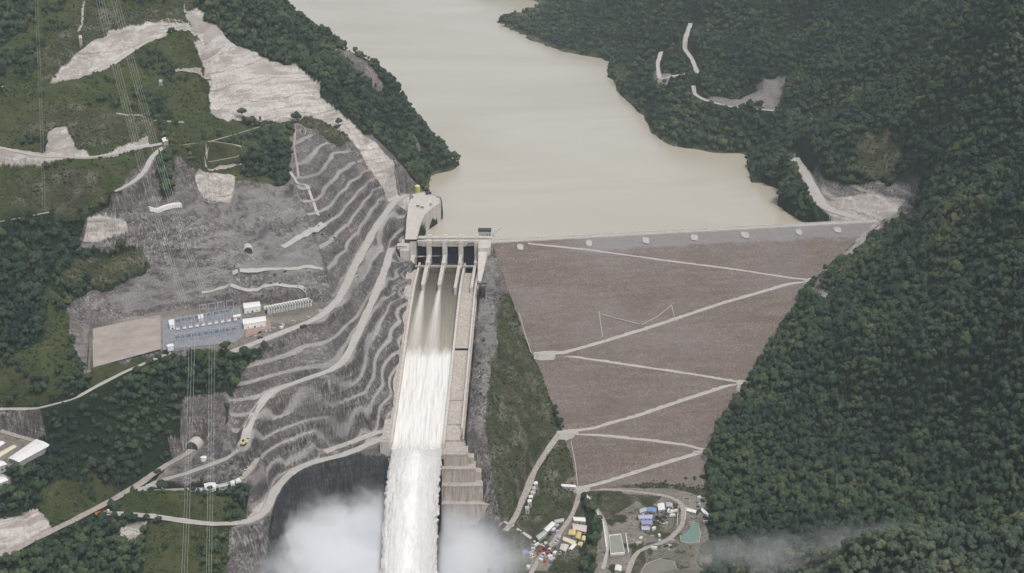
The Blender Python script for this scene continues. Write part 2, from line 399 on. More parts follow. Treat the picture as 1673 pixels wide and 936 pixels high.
GZ = GZ + rockw * (rk * 2.0 + fbm(GX / 5, GY / 5, 93, 2) * 1.1 - .8) * np.where(cutm > .3, .22, np.where(mid_m > .3, .5, .8))
wedge = blur(((cover == 5) & (GX > -60) & (GX < 120)).astype(float), 2)
GZ = GZ + wedge * (fbm(GX / 14, GY / 28, 211, 4) * 7 + fbm(GX / 4, GY / 4, 212, 2) * 1.5)
midr = 1 - np.abs(fbm(GX / 55, GY / 70, 95, 4)) * 2
GZ = GZ + (mid_m * (midr - .4) * 8)
# ------------------------------------------------------------------ stamps: platforms and roads
def stamp_poly(pix, z, soft=3):
    global GZ
    w = [P(u, v, z)[:2] for u, v in pix]
    m = inpoly(GX, GY, w).astype(float); m = np.clip(blur(m, soft), 0, 1)
    GZ = GZ * (1 - m) + z * m
stamp_poly([(150,536),(265,508),(400,497),(512,492),(535,497),(516,520),(450,546),(380,566),(330,570),(265,574),(150,604)], 224.0)
stamp_poly([(-60,705),(0,708),(45,716),(88,724),(52,760),(0,770),(-60,775)], 148.0)
stamp_poly([(664,318),(690,311),(724,322),(722,334),(696,352),(684,392),(660,392)], 224.0, 1)
stamp_poly([(868,850),(930,845),(962,850),(958,890),(930,900),(890,925),(860,925),(872,880)], 24.0)
stamp_poly([(1035,830),(1110,822),(1135,835),(1150,880),(1140,915),(1000,930),(985,885),(1020,870)], 25.0)
def stamp_line(pts, width, fall):
    global GZ
    pts = resample(pts, 30)
    allp = np.array(pts)
    bb = (GX > allp[:, 0].min() - 40) & (GX < allp[:, 0].max() + 40) & (GY > allp[:, 1].min() - 40) & (GY < allp[:, 1].max() + 40)
    x, y = GX[bb], GY[bb]; best = np.full(x.shape, 1e9); bz = np.zeros(x.shape)
    for a, b in zip(pts[:-1], pts[1:]):
        d = b - a; L2 = d[0] ** 2 + d[1] ** 2 + 1e-9
        t = np.clip(((x - a[0]) * d[0] + (y - a[1]) * d[1]) / L2, 0, 1)
        r = np.hypot(x - a[0] - t * d[0], y - a[1] - t * d[1])
        m = r < best; best[m] = r[m]; bz[m] = (a[2] + t * d[2])[m]
    w = np.clip(1 - (best - width * .5 - 1.0) / fall, 0, 1); w = w * w * (3 - 2 * w)
    z = GZ[bb]; GZ[bb] = z * (1 - w) + bz * w
RW = {k: [P(*p) for p in v[0]] for k, v in ROADS.items()}
for L in LEDGES:
    stamp_line([P(*p) for p in L], 6.5, 4.5)
for L in LEDGES:
    pts = resample([P(*p) for p in L], 30)
    for a, b in zip(pts[:-1], pts[1:]):
        bb = (GX > min(a[0], b[0]) - 9) & (GX < max(a[0], b[0]) + 9) & (GY > min(a[1], b[1]) - 9) & (GY < max(a[1], b[1]) + 9)
        x, y = GX[bb], GY[bb]; d = b - a; t = np.clip(((x - a[0]) * d[0] + (y - a[1]) * d[1]) / (d[0] ** 2 + d[1] ** 2), 0, 1)
        r_ = np.hypot(x - a[0] - t * d[0], y - a[1] - t * d[1]) + fbm(x / 7, y / 7, 77, 3) * 1.6
        bench[bb] = np.maximum(bench[bb], np.clip((4.2 - r_) / 1.2, 0, 1) * .85)
for k, (pts, w, f) in ROADS.items(): stamp_line(RW[k], w, f)
# channel for the spillway, keep ground under the concrete
for y0 in [1]:
    tx = GX - (-101 + (GY - 2119) * 12 / 293.0)
    zf = np.interp(GY, [p[0] for p in CH[::-1]], [p[1] for p in CH[::-1]])
    m = (GY > 1806) & (GY < 2262) & (tx > -36) & (tx < 57)
    GZ = np.where(m, np.minimum(GZ, zf - 5), GZ)
# the dam body sits above its foundation
dz = dam_z(GX, GY)
uu, vv = proj(GX, GY, dz)
xs = np.interp(vv, [p[1] for p in DAM_L], [p[0] for p in DAM_L]); xe = np.interp(vv, [p[1] for p in DAM_R], [p[0] for p in DAM_R])
wob = fbm(GX / 18, GY / 18, 41, 3) * 4
ins = (uu > xs + 2 + wob * .3) & (uu < xe - 3 + wob) & (dz < 221) & (dz > 31)
GZ = np.where(ins, np.minimum(GZ, dz - 2.5), GZ)
lo = (uu > xs - 90) & (uu < xs - 1) & (dz < 214) & (dz > 40) & (GX > -38)
GZ = np.where(lo, np.maximum(GZ, dz + 1.0), GZ)
hi = (uu > xe) & (uu < xe + 60) & (dz < 216) & (dz > 30)
GZ = np.where(hi, np.maximum(GZ, dz + 1.5), GZ)
# reservoir bed right behind the dam
back = (dam_z(GX, GY) > CREST + 6) & (GX > -112) & (GX < 500) & (GY < 2600) & (GY > 2245) & (GZ < 215)
GZ = np.where(back & (GZ > 192), 192, GZ)
# keep low ground beside the pool under water
def terr(x, y):
    x = np.asarray(x, float); y = np.asarray(y, float)
    fi = np.interp(y, YS, np.arange(NR)); fj = np.interp(x / y, TS, np.arange(NC))
    i = np.clip(fi.astype(int), 0, NR - 2); j = np.clip(fj.astype(int), 0, NC - 2); a = fi - i; b = fj - j
    return (GZ[i, j] * (1 - b) + GZ[i, j + 1] * b) * (1 - a) + (GZ[i + 1, j] * (1 - b) + GZ[i + 1, j + 1] * b) * a
def terrc(x, y):
    fi = np.interp(y, YS, np.arange(NR)); fj = np.interp(np.asarray(x) / np.asarray(y), TS, np.arange(NC))
    return cover[np.clip(np.round(fi).astype(int), 0, NR - 1), np.clip(np.round(fj).astype(int), 0, NC - 1)]
def hit(u, v):
    d = rayd(u, v); d = d / np.linalg.norm(d)
    t = np.arange(1300, 9000, 2.0)
    x, y, z = d[0] * t, d[1] * t, H + d[2] * t
    g = terr(x, y); k = np.argmax(z < g)
    a, b = (z - g)[k - 1], (g - z)[k]
    tt = t[k - 1] + 2.0 * a / (a + b + 1e-9)
    return np.array([d[0] * tt, d[1] * tt, float(terr(d[0] * tt, d[1] * tt))])

# ------------------------------------------------------------------ node helpers
def mat(name, rough=.85, spec=.3):
    m = bpy.data.materials.new(name); m.use_nodes = True
    nt = m.node_tree; b = nt.nodes['Principled BSDF']
    b.inputs['Roughness'].default_value = rough; b.inputs['Specular IOR Level'].default_value = spec
    return m, nt, b
def nd(nt, t, **kw):
    x = nt.nodes.new(t)
    for k, v in kw.items():
        if k.startswith('i_'):
            key = k[2:]; key = int(key) if key.isdigit() else key.replace('_', ' ')
            if hasattr(v, 'is_output'): nt.links.new(v, x.inputs[key])
            else: x.inputs[key].default_value = v
        else: setattr(x, k, v)
    return x
def pos(nt, sc=(1, 1, 1), obj=False):
    if obj: src = nd(nt, 'ShaderNodeTexCoord').outputs['Object']
    else: src = nd(nt, 'ShaderNodeNewGeometry').outputs['Position']
    return nd(nt, 'ShaderNodeVectorMath', operation='MULTIPLY', i_0=src, i_1=sc).outputs[0]
def noise(nt, vec, scale=1., detail=4., rough=.55, dist=0.):
    return nd(nt, 'ShaderNodeTexNoise', i_Vector=vec, i_Scale=scale, i_Detail=detail, i_Roughness=rough, i_Distortion=dist).outputs['Fac']
def ramp(nt, f, stops):
    r = nd(nt, 'ShaderNodeValToRGB', i_Fac=f); e = r.color_ramp.elements
    while len(e) < len(stops): e.new(.5)
    for q, (p, c) in zip(e, stops):
        q.position = p; q.color = (c[0], c[1], c[2], 1) if not isinstance(c, (int, float)) else (c, c, c, 1)
    return r.outputs['Color']
def mix(nt, f, a, b, mode='MIX'):
    m = nd(nt, 'ShaderNodeMix', data_type='RGBA', blend_type=mode)
    for key, v in ((0, f), (6, a), (7, b)):
        if hasattr(v, 'is_output'): nt.links.new(v, m.inputs[key])
        elif isinstance(v, (int, float)): m.inputs[key].default_value = v if key == 0 else (v, v, v, 1)
        else: m.inputs[key].default_value = (*v[:3], 1)
    return m.outputs[2]
def mth(nt, op, a, b=0., clamp=False):
    return nd(nt, 'ShaderNodeMath', operation=op, use_clamp=clamp, i_0=a, i_1=b).outputs[0]
def bump(nt, b, h, strength=.5, dist=1.):
    n = nd(nt, 'ShaderNodeBump', i_Height=h, i_Strength=strength, i_Distance=dist)
    nt.links.new(n.outputs[0], b.inputs['Normal'])

def tag(o, label=None, cat=None, group=None, kind=None):
    if label: o['label'] = label
    if cat: o['category'] = cat
    if group: o['group'] = group
    if kind: o['kind'] = kind
    return o
def link(name, me, m=None, parent=None, smooth=False):
    if m is not None and not me.materials: me.materials.append(m)
    o = bpy.data.objects.new(name, me); COL.objects.link(o)
    if parent is not None: o.parent = parent
    if smooth:
        me.polygons.foreach_set('use_smooth', np.ones(len(me.polygons), bool))
    return o
def npmesh(name, v, f):
    me = bpy.data.meshes.new(name)
    v = np.asarray(v, np.float32); 
    if isinstance(f, np.ndarray):
        k = f.shape[1]
        me.vertices.add(len(v)); me.vertices.foreach_set('co', v.ravel())
        me.loops.add(f.size); me.loops.foreach_set('vertex_index', f.astype(np.int32).ravel())
        me.polygons.add(len(f)); me.polygons.foreach_set('loop_start', np.arange(0, f.size, k, dtype=np.int32))
        me.polygons.foreach_set('loop_total', np.full(len(f), k, np.int32))
        me.update(calc_edges=True); me.validate()
    else:
        me.from_pydata([tuple(map(float, p)) for p in v], [], f); me.update()
    return me
def gridfaces(r, c):
    a = np.arange(r * c).reshape(r, c)
    return np.stack([a[:-1, :-1].ravel(), a[:-1, 1:].ravel(), a[1:, 1:].ravel(), a[1:, :-1].ravel()], 1)
def empty(name, loc=(0, 0, 0), rz=0., **kw):
    o = bpy.data.objects.new(name, None); COL.objects.link(o)
    o.location = loc; o.rotation_euler = (0, 0, rz); o.empty_display_size = 2
    return tag(o, **kw)
class MB:
    def __init__(s): s.v = []; s.f = []
    def box(s, x0, x1, y0, y1, z0, z1):
        b = len(s.v)
        s.v += [(x0,y0,z0),(x1,y0,z0),(x1,y1,z0),(x0,y1,z0),(x0,y0,z1),(x1,y0,z1),(x1,y1,z1),(x0,y1,z1)]
        s.f += [(b,b+3,b+2,b+1),(b+4,b+5,b+6,b+7),(b,b+1,b+5,b+4),(b+1,b+2,b+6,b+5),(b+2,b+3,b+7,b+6),(b+3,b,b+4,b+7)]
        return s
    def hexa(s, pts):
        b = len(s.v); s.v += [tuple(p) for p in pts]
        s.f += [(b,b+3,b+2,b+1),(b+4,b+5,b+6,b+7),(b,b+1,b+5,b+4),(b+1,b+2,b+6,b+5),(b+2,b+3,b+7,b+6),(b+3,b,b+4,b+7)]
        return s
    def tube(s, p, q, r, n=6, r2=None):
        p, q = Vector(p), Vector(q); d = (q - p).normalized(); r2 = r if r2 is None else r2
        a = d.orthogonal().normalized(); c = d.cross(a); b = len(s.v)
        for o, rr in ((p, r), (q, r2)):
            for k in range(n):
                t = 2 * math.pi * k / n; s.v.append(tuple(o + (a * math.cos(t) + c * math.sin(t)) * rr))
        for k in range(n): s.f.append((b + k, b + (k + 1) % n, b + n + (k + 1) % n, b + n + k))
        s.f.append(tuple(b + k for k in range(n))[::-1]); s.f.append(tuple(b + n + k for k in range(n)))
        return s
    def prism(s, poly, z0, z1):
        b = len(s.v); n = len(poly)
        s.v += [(x, y, z0) for x, y in poly] + [(x, y, z1) for x, y in poly]
        for k in range(n): s.f.append((b + k, b + (k + 1) % n, b + n + (k + 1) % n, b + n + k))
        s.f.append(tuple(b + k for k in range(n))[::-1]); s.f.append(tuple(b + n + k for k in range(n)))
        return s
    def build(s, name, m, parent=None, smooth=False, **kw):
        o = link(name, npmesh(name, s.v, s.f), m, parent, smooth); return tag(o, **kw)
def mesh_only(mb, name, m):
    me = npmesh(name, mb.v, mb.f); me.materials.append(m); return me

# ------------------------------------------------------------------ terrain material
tm, nt, bs = mat('ground_cover', .95, .1)
at_a = nd(nt, 'ShaderNodeVertexColor', layer_name='cover_a'); at_b = nd(nt, 'ShaderNodeVertexColor', layer_name='cover_b'); at_c = nd(nt, 'ShaderNodeVertexColor', layer_name='cover_c'); sc_ = nd(nt, 'ShaderNodeSeparateColor', i_Color=at_c.outputs[0])
sa = nd(nt, 'ShaderNodeSeparateColor', i_Color=at_a.outputs[0]); sb = nd(nt, 'ShaderNodeSeparateColor', i_Color=at_b.outputs[0])
geo = nd(nt, 'ShaderNodeNewGeometry'); nz = nd(nt, 'ShaderNodeSeparateXYZ', i_0=geo.outputs['Normal']).outputs[2]
flat = nd(nt, 'ShaderNodeMapRange', i_Value=nz, i_1=.80, i_2=.95).outputs[0]
strk = noise(nt, pos(nt, (.26, .26, .05)), 1, 6, .7, .6)
strk2 = noise(nt, pos(nt, (.62, .62, .12)), 1, 4, .65)
layer = noise(nt, pos(nt, (.012, .012, .16)), 1, 5, .7, .8)
bigp = noise(nt, pos(nt, (.012, .012, .02)), 1, 4, .6, .5)
fine = noise(nt, pos(nt), .35, 5, .7)
s_ = mth(nt, 'ADD', mth(nt, 'MULTIPLY', strk, .45), mth(nt, 'ADD', mth(nt, 'MULTIPLY', strk2, .3), mth(nt, 'MULTIPLY', layer, .25)))
rockc = ramp(nt, s_, [(.39, (.028, .026, .027)), (.46, (.085, .078, .074)), (.53, (.225, .208, .198)), (.62, (.48, .455, .44))])
rockc = mix(nt, ramp(nt, bigp, [(.45, 0), (.62, .8)]), rockc, mix(nt, .5, rockc, (.25, .205, .175)))
bg2 = noise(nt, pos(nt, (.02, .02, .03)), 1, 5, .65, 1.)
rockc = mix(nt, ramp(nt, bg2, [(.36, .7), (.56, 0)]), rockc, (.075, .07, .076))
benchc = ramp(nt, fine, [(.3, (.27, .255, .24)), (.7, (.50, .475, .455))])
steepd = nd(nt, 'ShaderNodeMapRange', i_Value=strk2, i_1=.44, i_2=.58).outputs[0]
rockc = mix(nt, mth(nt, 'MULTIPLY', mth(nt, 'SUBTRACT', 1.0, steepd), .34), rockc, (.05, .047, .046))
rockc = mix(nt, mth(nt, 'MULTIPLY', sc_.outputs[1], .35), rockc, mix(nt, 1.0, rockc, (.9, .87, .87), 'MULTIPLY'))
rockc = mix(nt, mth(nt, 'MULTIPLY', mth(nt, 'MULTIPLY', flat, mth(nt, 'SUBTRACT', 1.0, mth(nt, 'MULTIPLY', sc_.outputs[1], .6))), .5), rockc, mix(nt, .5, benchc, (.16, .15, .14)))
rockc = mix(nt, mth(nt, 'MULTIPLY', sc_.outputs[0], .9), rockc, benchc)
palec = ramp(nt, s_, [(.36, (.25, .22, .20)), (.48, (.47, .435, .405)), (.62, (.64, .605, .57))])
pln = noise(nt, pos(nt, (.015, .015, .10)), 1, 3, .6, .3)
palec = mix(nt, ramp(nt, pln, [(.40, .6), (.46, 0), (.56, 0), (.6, .35)]), palec, (.27, .225, .20))
spz = nd(nt, 'ShaderNodeSeparateXYZ', i_0=geo.outputs['Position']).outputs[2]
lz = mth(nt, 'ADD', mth(nt, 'DIVIDE', spz, 22.0), mth(nt, 'MULTIPLY', noise(nt, pos(nt), .02, 3, .6), .9))
lf = mth(nt, 'ABSOLUTE', mth(nt, 'SUBTRACT', mth(nt, 'FRACT', lz), .5))
palec = mix(nt, mth(nt, 'MULTIPLY', ramp(nt, lf, [(.0, 1), (.05, 0)]), mth(nt, 'MULTIPLY', ramp(nt, fine, [(.35, 0), (.6, 1)]), .8)), palec, (.13, .11, .10))
palec = mix(nt, mth(nt, 'MULTIPLY', flat, .6), palec, (.27, .24, .215))
dirtc = mix(nt, ramp(nt, bigp, [(.42, 0), (.6, 1)]), ramp(nt, fine, [(.3, (.16, .135, .115)), (.7, (.36, .33, .295))]), ramp(nt, fine, [(.35, (.09, .09, .06)), (.7, (.25, .225, .19))]))
gn = noise(nt, pos(nt), .05, 6, .65); gf = noise(nt, pos(nt), .5, 3, .7)
grassc = mix(nt, .5, ramp(nt, gn, [(.3, (.026, .042, .016)), (.5, (.062, .078, .030)), (.7, (.125, .115, .058))]), ramp(nt, gf, [(.35, (.018, .03, .012)), (.65, (.085, .095, .042))]))
brownc = mix(nt, ramp(nt, gf, [(.4, 0), (.62, 1)]), ramp(nt, gn, [(.3, (.035, .042, .024)), (.5, (.085, .08, .05)), (.64, (.20, .18, .15))]), (.042, .052, .024))
forc = ramp(nt, gf, [(.3, (.010, .020, .010)), (.7, (.03, .045, .022))])
wetc = ramp(nt, s_, [(.38, (.018, .02, .024)), (.52, (.05, .052, .058)), (.66, (.17, .16, .155))])
c = forc
c = mix(nt, sb.outputs[0], c, grassc); c = mix(nt, sb.outputs[1], c, brownc)
c = mix(nt, sa.outputs[0], c, rockc); c = mix(nt, sa.outputs[1], c, palec); c = mix(nt, sa.outputs[2], c, dirtc); c = mix(nt, sb.outputs[2], c, wetc)
nt.links.new(c, bs.inputs['Base Color'])
bump(nt, bs, mth(nt, 'ADD', mth(nt, 'MULTIPLY', s_, 2.5), fine), 1.0, 1.6)

co = np.stack([GX, GY, GZ], -1).reshape(-1, 3)
me = npmesh('terrain', co, gridfaces(NR, NC)[:, ::-1] if False else gridfaces(NR, NC))
me.materials.append(tm)
ones = np.ones(NR * NC)
for nm, ids in (('cover_a', (2, 3, 4)), ('cover_b', (1, 5, 6)), ('cover_c', (97, 98, 99))):
    ca = me.color_attributes.new(nm, 'FLOAT_COLOR', 'POINT')
    arr = np.stack([(cover == k).astype(np.float32).ravel() for k in ids] + [ones], 1)
    if nm == 'cover_c': arr[:, 0] = bench.ravel(); arr[:, 1] = cutm.ravel()
    ca.data.foreach_set('color', arr.astype(np.float32).ravel())
terrain = link('terrain', me, tm); tag(terrain, 'steep valley sides of forest, scrub and cut rock around the dam', kind='structure')

# ------------------------------------------------------------------ roads
rm, nt, bs = mat('gravel_road', .95, .1)
rc = mix(nt, .6, ramp(nt, noise(nt, pos(nt), .12, 5, .65), [(.3, (.28, .26, .235)), (.7, (.50, .475, .45))]), ramp(nt, noise(nt, pos(nt), .9, 3, .7), [(.3, (.24, .22, .2)), (.7, (.52, .49, .46))]))
nt.links.new(rc, bs.inputs['Base Color']); bump(nt, bs, noise(nt, pos(nt), 1.2, 3, .7), .5, .4)
rm2, nt, bs = mat('dirt_track', .95, .1)
nt.links.new(ramp(nt, noise(nt, pos(nt), .3, 5, .7), [(.3, (.21, .18, .155)), (.7, (.42, .385, .35))]), bs.inputs['Base Color'])
def ribbon(pts, width, name, m, lift=.45, step=4.0, label=None, parent=None, kind='structure', zfun=None):
    # smooth the line, then lay it on the ground
    p = np.array(resample(pts, 12))[:, :2]
    for _ in range(1): p[1:-1] = (p[:-2] + p[2:] + 2 * p[1:-1]) / 4
    q = np.array(resample([np.array([a, b, 0]) for a, b in p], step))[:, :2]
    t = np.gradient(q, axis=0); t /= np.linalg.norm(t, axis=1)[:, None] + 1e-9
    nrm = np.stack([-t[:, 1], t[:, 0]], 1)
    s = np.arange(len(q)) * step
    wl = width * .5 * (1 + .35 * fbm(s / 22, s * 0 + pts[0][0], 3, 3)); wr = width * .5 * (1 + .35 * fbm(s / 22, s * 0 + 50 + pts[0][0], 4, 3))
    cols = np.linspace(-1, 1, 7); V_ = []
    for k in cols:
        w = (wl if k < 0 else wr) * k
        xy = q + nrm * w[:, None]
        z = (zfun or terr)(xy[:, 0], xy[:, 1]) + lift
        V_.append(np.stack([xy[:, 0], xy[:, 1], z], 1))
    V_ = np.stack(V_, 1)
    if zfun is None: V_[:, :, 2] = np.maximum(V_[:, :, 2], V_[:, 3:4, 2] - .8)
    r = len(q)
    o = link(name, npmesh(name, V_.reshape(-1, 3), gridfaces(r, 7)[:, ::-1]), m, parent)
    if parent is None: tag(o, label, kind=kind)
    return o
RL = {'A': 'gravel bench road along the top of the spillway cut to the switchyard', 'B': 'pale bench road winding down the stepped cut', 'C': 'lowest pale road with the hairpin above the plunge pool',
 'D': 'wide grey road climbing from the lower left corner', 'F': 'narrow terrace road with site cabins', 'G': 'dirt road below the switchyard', 'Hh': 'thin track on the left hillside', 'I': 'upper road under the pale road cut',
 'I2': 'short upper road at the left edge', 'J': 'middle hillside road', 'J2': 'curved road dropping to the rock cut', 'K': 'track to the green terrace', 'K2': 'switchback track on the green terrace', 'M1': 'far access road',
 'M2': 'far loop road', 'M3': 'far road under the rock slide', 'L': 'broad pale road to the right end of the crest', 'N': 'road from the dam toe down past the cabins', 'O': 'road through the contractor yard', 'Q': 'road round the camp at the dam toe', 'R': 'drive to the white warehouses'}
for k, (pts, w, f) in ROADS.items():
    w = w * (.62 if k in ('O', 'Q') else .8 if k in ('K', 'K2', 'D') else 1)
    ribbon(RW[k], w, 'road', rm if k in 'A B C I J J2 M1 M2 M3 L G Hh I2'.split() else rm2, label=RL[k])
for lb, pts, w in [
  ('thin footpath at the top left', [(140,-5),(134,15),(137,32),(128,52)], 3), ('thin path across the middle of the left hillside', [(190,185),(230,190),(285,200),(300,200)], 3),
  ('faint track across the rock terrace', [(275,118),(300,115),(345,128)], 3.5), ('rock bench track above the switchyard', [(380,448),(440,440),(500,434),(528,440)], 7),
  ('narrow bench track over the switchyard wall', [(330,478),(420,474),(500,478)], 4), ('steep pale track down the cut', [(468,275),(490,300),(520,352)], 4),
  ('pale ramp under the cut', [(462,404),(500,385),(530,366)], 11), ('pale drain down the bench wall', [(482,205),(480,240),(488,290)], 3),
  ('path past the pool basins', [(958,808),(975,832),(990,855),(993,900),(985,930)], 4), ('dirt track by the contractor yard', [(815,860),(850,868),(868,880)], 4), ('pale lane across the lower green terrace', [(335,270),(360,269),(395,269)], 3), ('thin path on the grass below the cut', [(400,700),(420,660)], 3)]:
    ribbon([hit(*p) for p in pts], w, 'path', rm if w > 3.5 else rm2, label=lb)

# ------------------------------------------------------------------ waters
wm, nt, bs = mat('reservoir_water', .16, .5)
wn_ = noise(nt, pos(nt, (.0012, .0028, 0)), 1, 4, .6, 1.2)
nt.links.new(ramp(nt, wn_, [(.3, (.37, .33, .255)), (.7, (.44, .405, .335))]), bs.inputs['Base Color'])
bs.inputs['Roughness'].default_value = .22
bump(nt, bs, noise(nt, pos(nt, (.12, .2, 0)), 1, 4, .6), .25, .5)
rv = [C0[:2] - EX * 116 - ND * 14 , C1[:2] - ND * 5 + EX * 12, (900, 2700), (1500, 3800), (1200, 9500), (-2500, 9500), (-1500, 4000), (-600, 3000), (-250, 2700), (-190, 2420)]
wp = link('water', npmesh('water', [(x, y, 200.0) for x, y in rv], [tuple(range(len(rv)))]), wm); tag(wp, 'muddy pale reservoir filling the valley behind the dam', kind='structure')
wm2, nt, bs = mat('pool_water', .25, .5)
nt.links.new(ramp(nt, noise(nt, pos(nt), .05, 5, .7), [(.3, (.10, .10, .095)), (.7, (.4, .4, .39))]), bs.inputs['Base Color']); bump(nt, bs, noise(nt, pos(nt), .2, 5, .7), .8, 2)
pv = [(-420, 1000), (60, 1000), (30, 1500), (-10, 1800), (-60, 1800), (-330, 1840), (-420, 1500)]
pp = link('water', npmesh('water', [(x, y, 1.0) for x, y in pv], [tuple(range(len(pv)))]), wm2); tag(pp, 'dark churned plunge pool in the gorge below the spillway', kind='structure')
# ------------------------------------------------------------------ haze
hz = MB().box(-2600, 2600, -60, 9700, -20, 985)
hm = bpy.data.materials.new('air'); hm.use_nodes = True; nt = hm.node_tree; nt.nodes.clear()
ho = nd(nt, 'ShaderNodeOutputMaterial'); hv = nd(nt, 'ShaderNodeVolumePrincipled')
hv.inputs['Color'].default_value = (.86, .93, 1, 1); hv.inputs['Density'].default_value = 3.7e-5; hv.inputs['Anisotropy'].default_value = .2
nt.links.new(hv.outputs[0], ho.inputs['Volume'])
# (sky and sun lie outside of the box)
haze = hz.build('haze', hm, label='thin pale haze filling the valley air', kind='stuff')

# ------------------------------------------------------------------ rockfill dam
dm, nt, bs = mat('rockfill', .95, .1)
o1 = mth(nt, 'ADD', mth(nt, 'MULTIPLY', noise(nt, pos(nt), .55, 5, .8), .6), mth(nt, 'MULTIPLY', noise(nt, pos(nt, (.35, .35, .09)), 1, 5, .75, .4), .4)); o2 = noise(nt, pos(nt, (.02, .02, .3)), 1, 4, .7, .3); o3 = noise(nt, pos(nt, (.006, .006, .02)), 1, 4, .6, .5)
o4 = noise(nt, pos(nt), .8, 3, .75)
c = ramp(nt, o1, [(.32, (.052, .041, .035)), (.48, (.138, .105, .086)), (.66, (.335, .275, .237))])
c = mix(nt, mth(nt, 'MULTIPLY', ramp(nt, o2, [(.44, 0), (.54, 1)]), .5), c, (.098, .078, .066))
c = mix(nt, mth(nt, 'MULTIPLY', ramp(nt, o3, [(.42, 0), (.66, 1)]), .45), c, mix(nt, o1, (.12, .11, .11), (.28, .265, .265)))
c = mix(nt, mth(nt, 'MULTIPLY', ramp(nt, o4, [(.56, 0), (.64, 1)]), .55), c, (.36, .32, .29))
sp = nd(nt, 'ShaderNodeSeparateXYZ', i_0=nd(nt, 'ShaderNodeNewGeometry').outputs['Position'])
wob = mth(nt, 'ADD', sp.outputs[2], mth(nt, 'MULTIPLY', noise(nt, pos(nt), .04, 3, .6), 8))
crestband = nd(nt, 'ShaderNodeMapRange', i_Value=wob, i_1=211, i_2=214).outputs[0]
xr = nd(nt, 'ShaderNodeMapRange', i_Value=sp.outputs[0], i_1=60, i_2=120).outputs[0]
c = mix(nt, mth(nt, 'MULTIPLY', mth(nt, 'MULTIPLY', crestband, xr), .6), c, mix(nt, o1, (.17, .165, .17), (.34, .33, .33)))
nt.links.new(c, bs.inputs['Base Color']); bump(nt, bs, o1, 1.0, 1.5)
dam = empty('rockfill_dam', tuple(PD(1050, 600)), 0, label='huge rockfill embankment dam with zigzag berm roads down its brown face', cat='dam')
DI = Matrix.Translation(dam.location).inverted()
def dchild(name, v, f, m, **kw):
    v = np.asarray(v, float) - np.array(dam.location)
    return tag(link(name, npmesh(name, v, f), m, dam), **kw)
na, nb = 340, 200
aa = np.linspace(-14, CL + 30, na); dd = np.linspace(0, 445, nb)
A_, D_ = np.meshgrid(aa, dd)
fx = C0[0] + EX[0] * A_ + ND[0] * D_; fy = C0[1] + EX[1] * A_ + ND[1] * D_
fz = dam_z(fx, fy) + fbm(fx / 6, fy / 6, 201, 4) * 1.5 + np.sin(dam_z(fx, fy) * 2 * math.pi / 5 + fbm(fx / 60, fy / 60, 5) * 2.5) * .22
fz[0] = CREST - .4
# clip the face by its toe and by the spur
keepm = (fz > 14)
F_ = gridfaces(nb, na)
F_ = F_[keepm.ravel()[F_].all(1)]
dchild('rockfill_face', np.stack([fx, fy, fz], -1).reshape(-1, 3), F_[:, ::-1], dm)
conc, nt, bs = mat('pale_concrete', .85, .2)
cn = noise(nt, pos(nt, (.15, .15, .5)), 1, 5, .65); cs_ = noise(nt, pos(nt, (.6, .6, .03)), 1, 4, .65)
cc = mix(nt, .5, ramp(nt, cn, [(.3, (.35, .32, .285)), (.7, (.60, .57, .53))]), ramp(nt, cs_, [(.35, (.27, .245, .215)), (.62, (.56, .53, .49))]))
nt.links.new(cc, bs.inputs['Base Color']); bump(nt, bs, cn, .4, .3)
# crest: road slab, parapet wall and upstream slope
def along(a, d, z): return (C0[0] + EX[0] * a + ND[0] * d, C0[1] + EX[1] * a + ND[1] * d, z)
def slab(a0, a1, d0, d1, z0, z1):
    return [along(a0, d0, z0), along(a1, d0, z0), along(a1, d1, z0), along(a0, d1, z0), along(a0, d0, z1), along(a1, d0, z1), along(a1, d1, z1), along(a0, d1, z1)]
def hexd(name, a0, a1, d0, d1, z0, z1, m, **kw):
    b = MB().hexa([tuple(np.array(p) - np.array(dam.location)) for p in slab(a0, a1, d0, d1, z0, z1)])
    return b.build(name, m, dam, **kw)
hexd('crest_road', -14, CL + 6, -10, 0.4, 216, CREST + .3, rm)
hexd('parapet_wall', -14, CL, -10.8, -10.0, 214, CREST + 1.6, conc)
hexd('guard_kerb', -14, CL, .1, .6, CREST - 1, CREST + .9, conc)
upv = [along(-30, -10, 218), along(CL + 20, -10, 218), along(CL + 20, -60, 190), along(-30, -60, 190)]
dchild('upstream_slope', upv, [(0, 1, 2, 3)], dm)
# zigzag roads: embankments standing proud of the face
def berm(pts, wid=9.0):
    q = np.array(resample([PD(*p) for p in pts], 6)); n = len(q)
    wv = 1 + .18 * fbm(np.arange(n) / 5, np.zeros(n) + pts[0][0], 8, 2)
    V_ = []
    for k, (dist, dz_) in enumerate(((-wid * .5, .55), (-wid * .17, .6), (wid * .17, .6), (wid * .5, .45))):
        xy = q[:, :2] + ND[None] * (dist * wv)[:, None]
        V_.append(np.stack([xy[:, 0], xy[:, 1], q[:, 2] + .9 + dz_ + 0 * wv], 1))
    xy = q[:, :2] + ND[None] * (wid * .5 * wv + 7.0)[:, None]
    V_.append(np.stack([xy[:, 0], xy[:, 1], dam_z(xy[:, 0], xy[:, 1]) - 1.2], 1))
    V_ = np.stack(V_, 1); F = gridfaces(n, 5)
    col = np.tile(np.arange(4), n - 1)
    return V_.reshape(-1, 3), F[:, ::-1], col
def dberm(pts, wid=9.0, label=None):
    wid *= 1.12
    v, f, col = berm(pts, wid)
    o = dchild('berm_road', v, f, rm); o.data.materials.append(dm)
    o.data.polygons.foreach_set('material_index', np.where(col == 3, 1, 0).astype(np.int32)); 
    if label: o['label'] = label
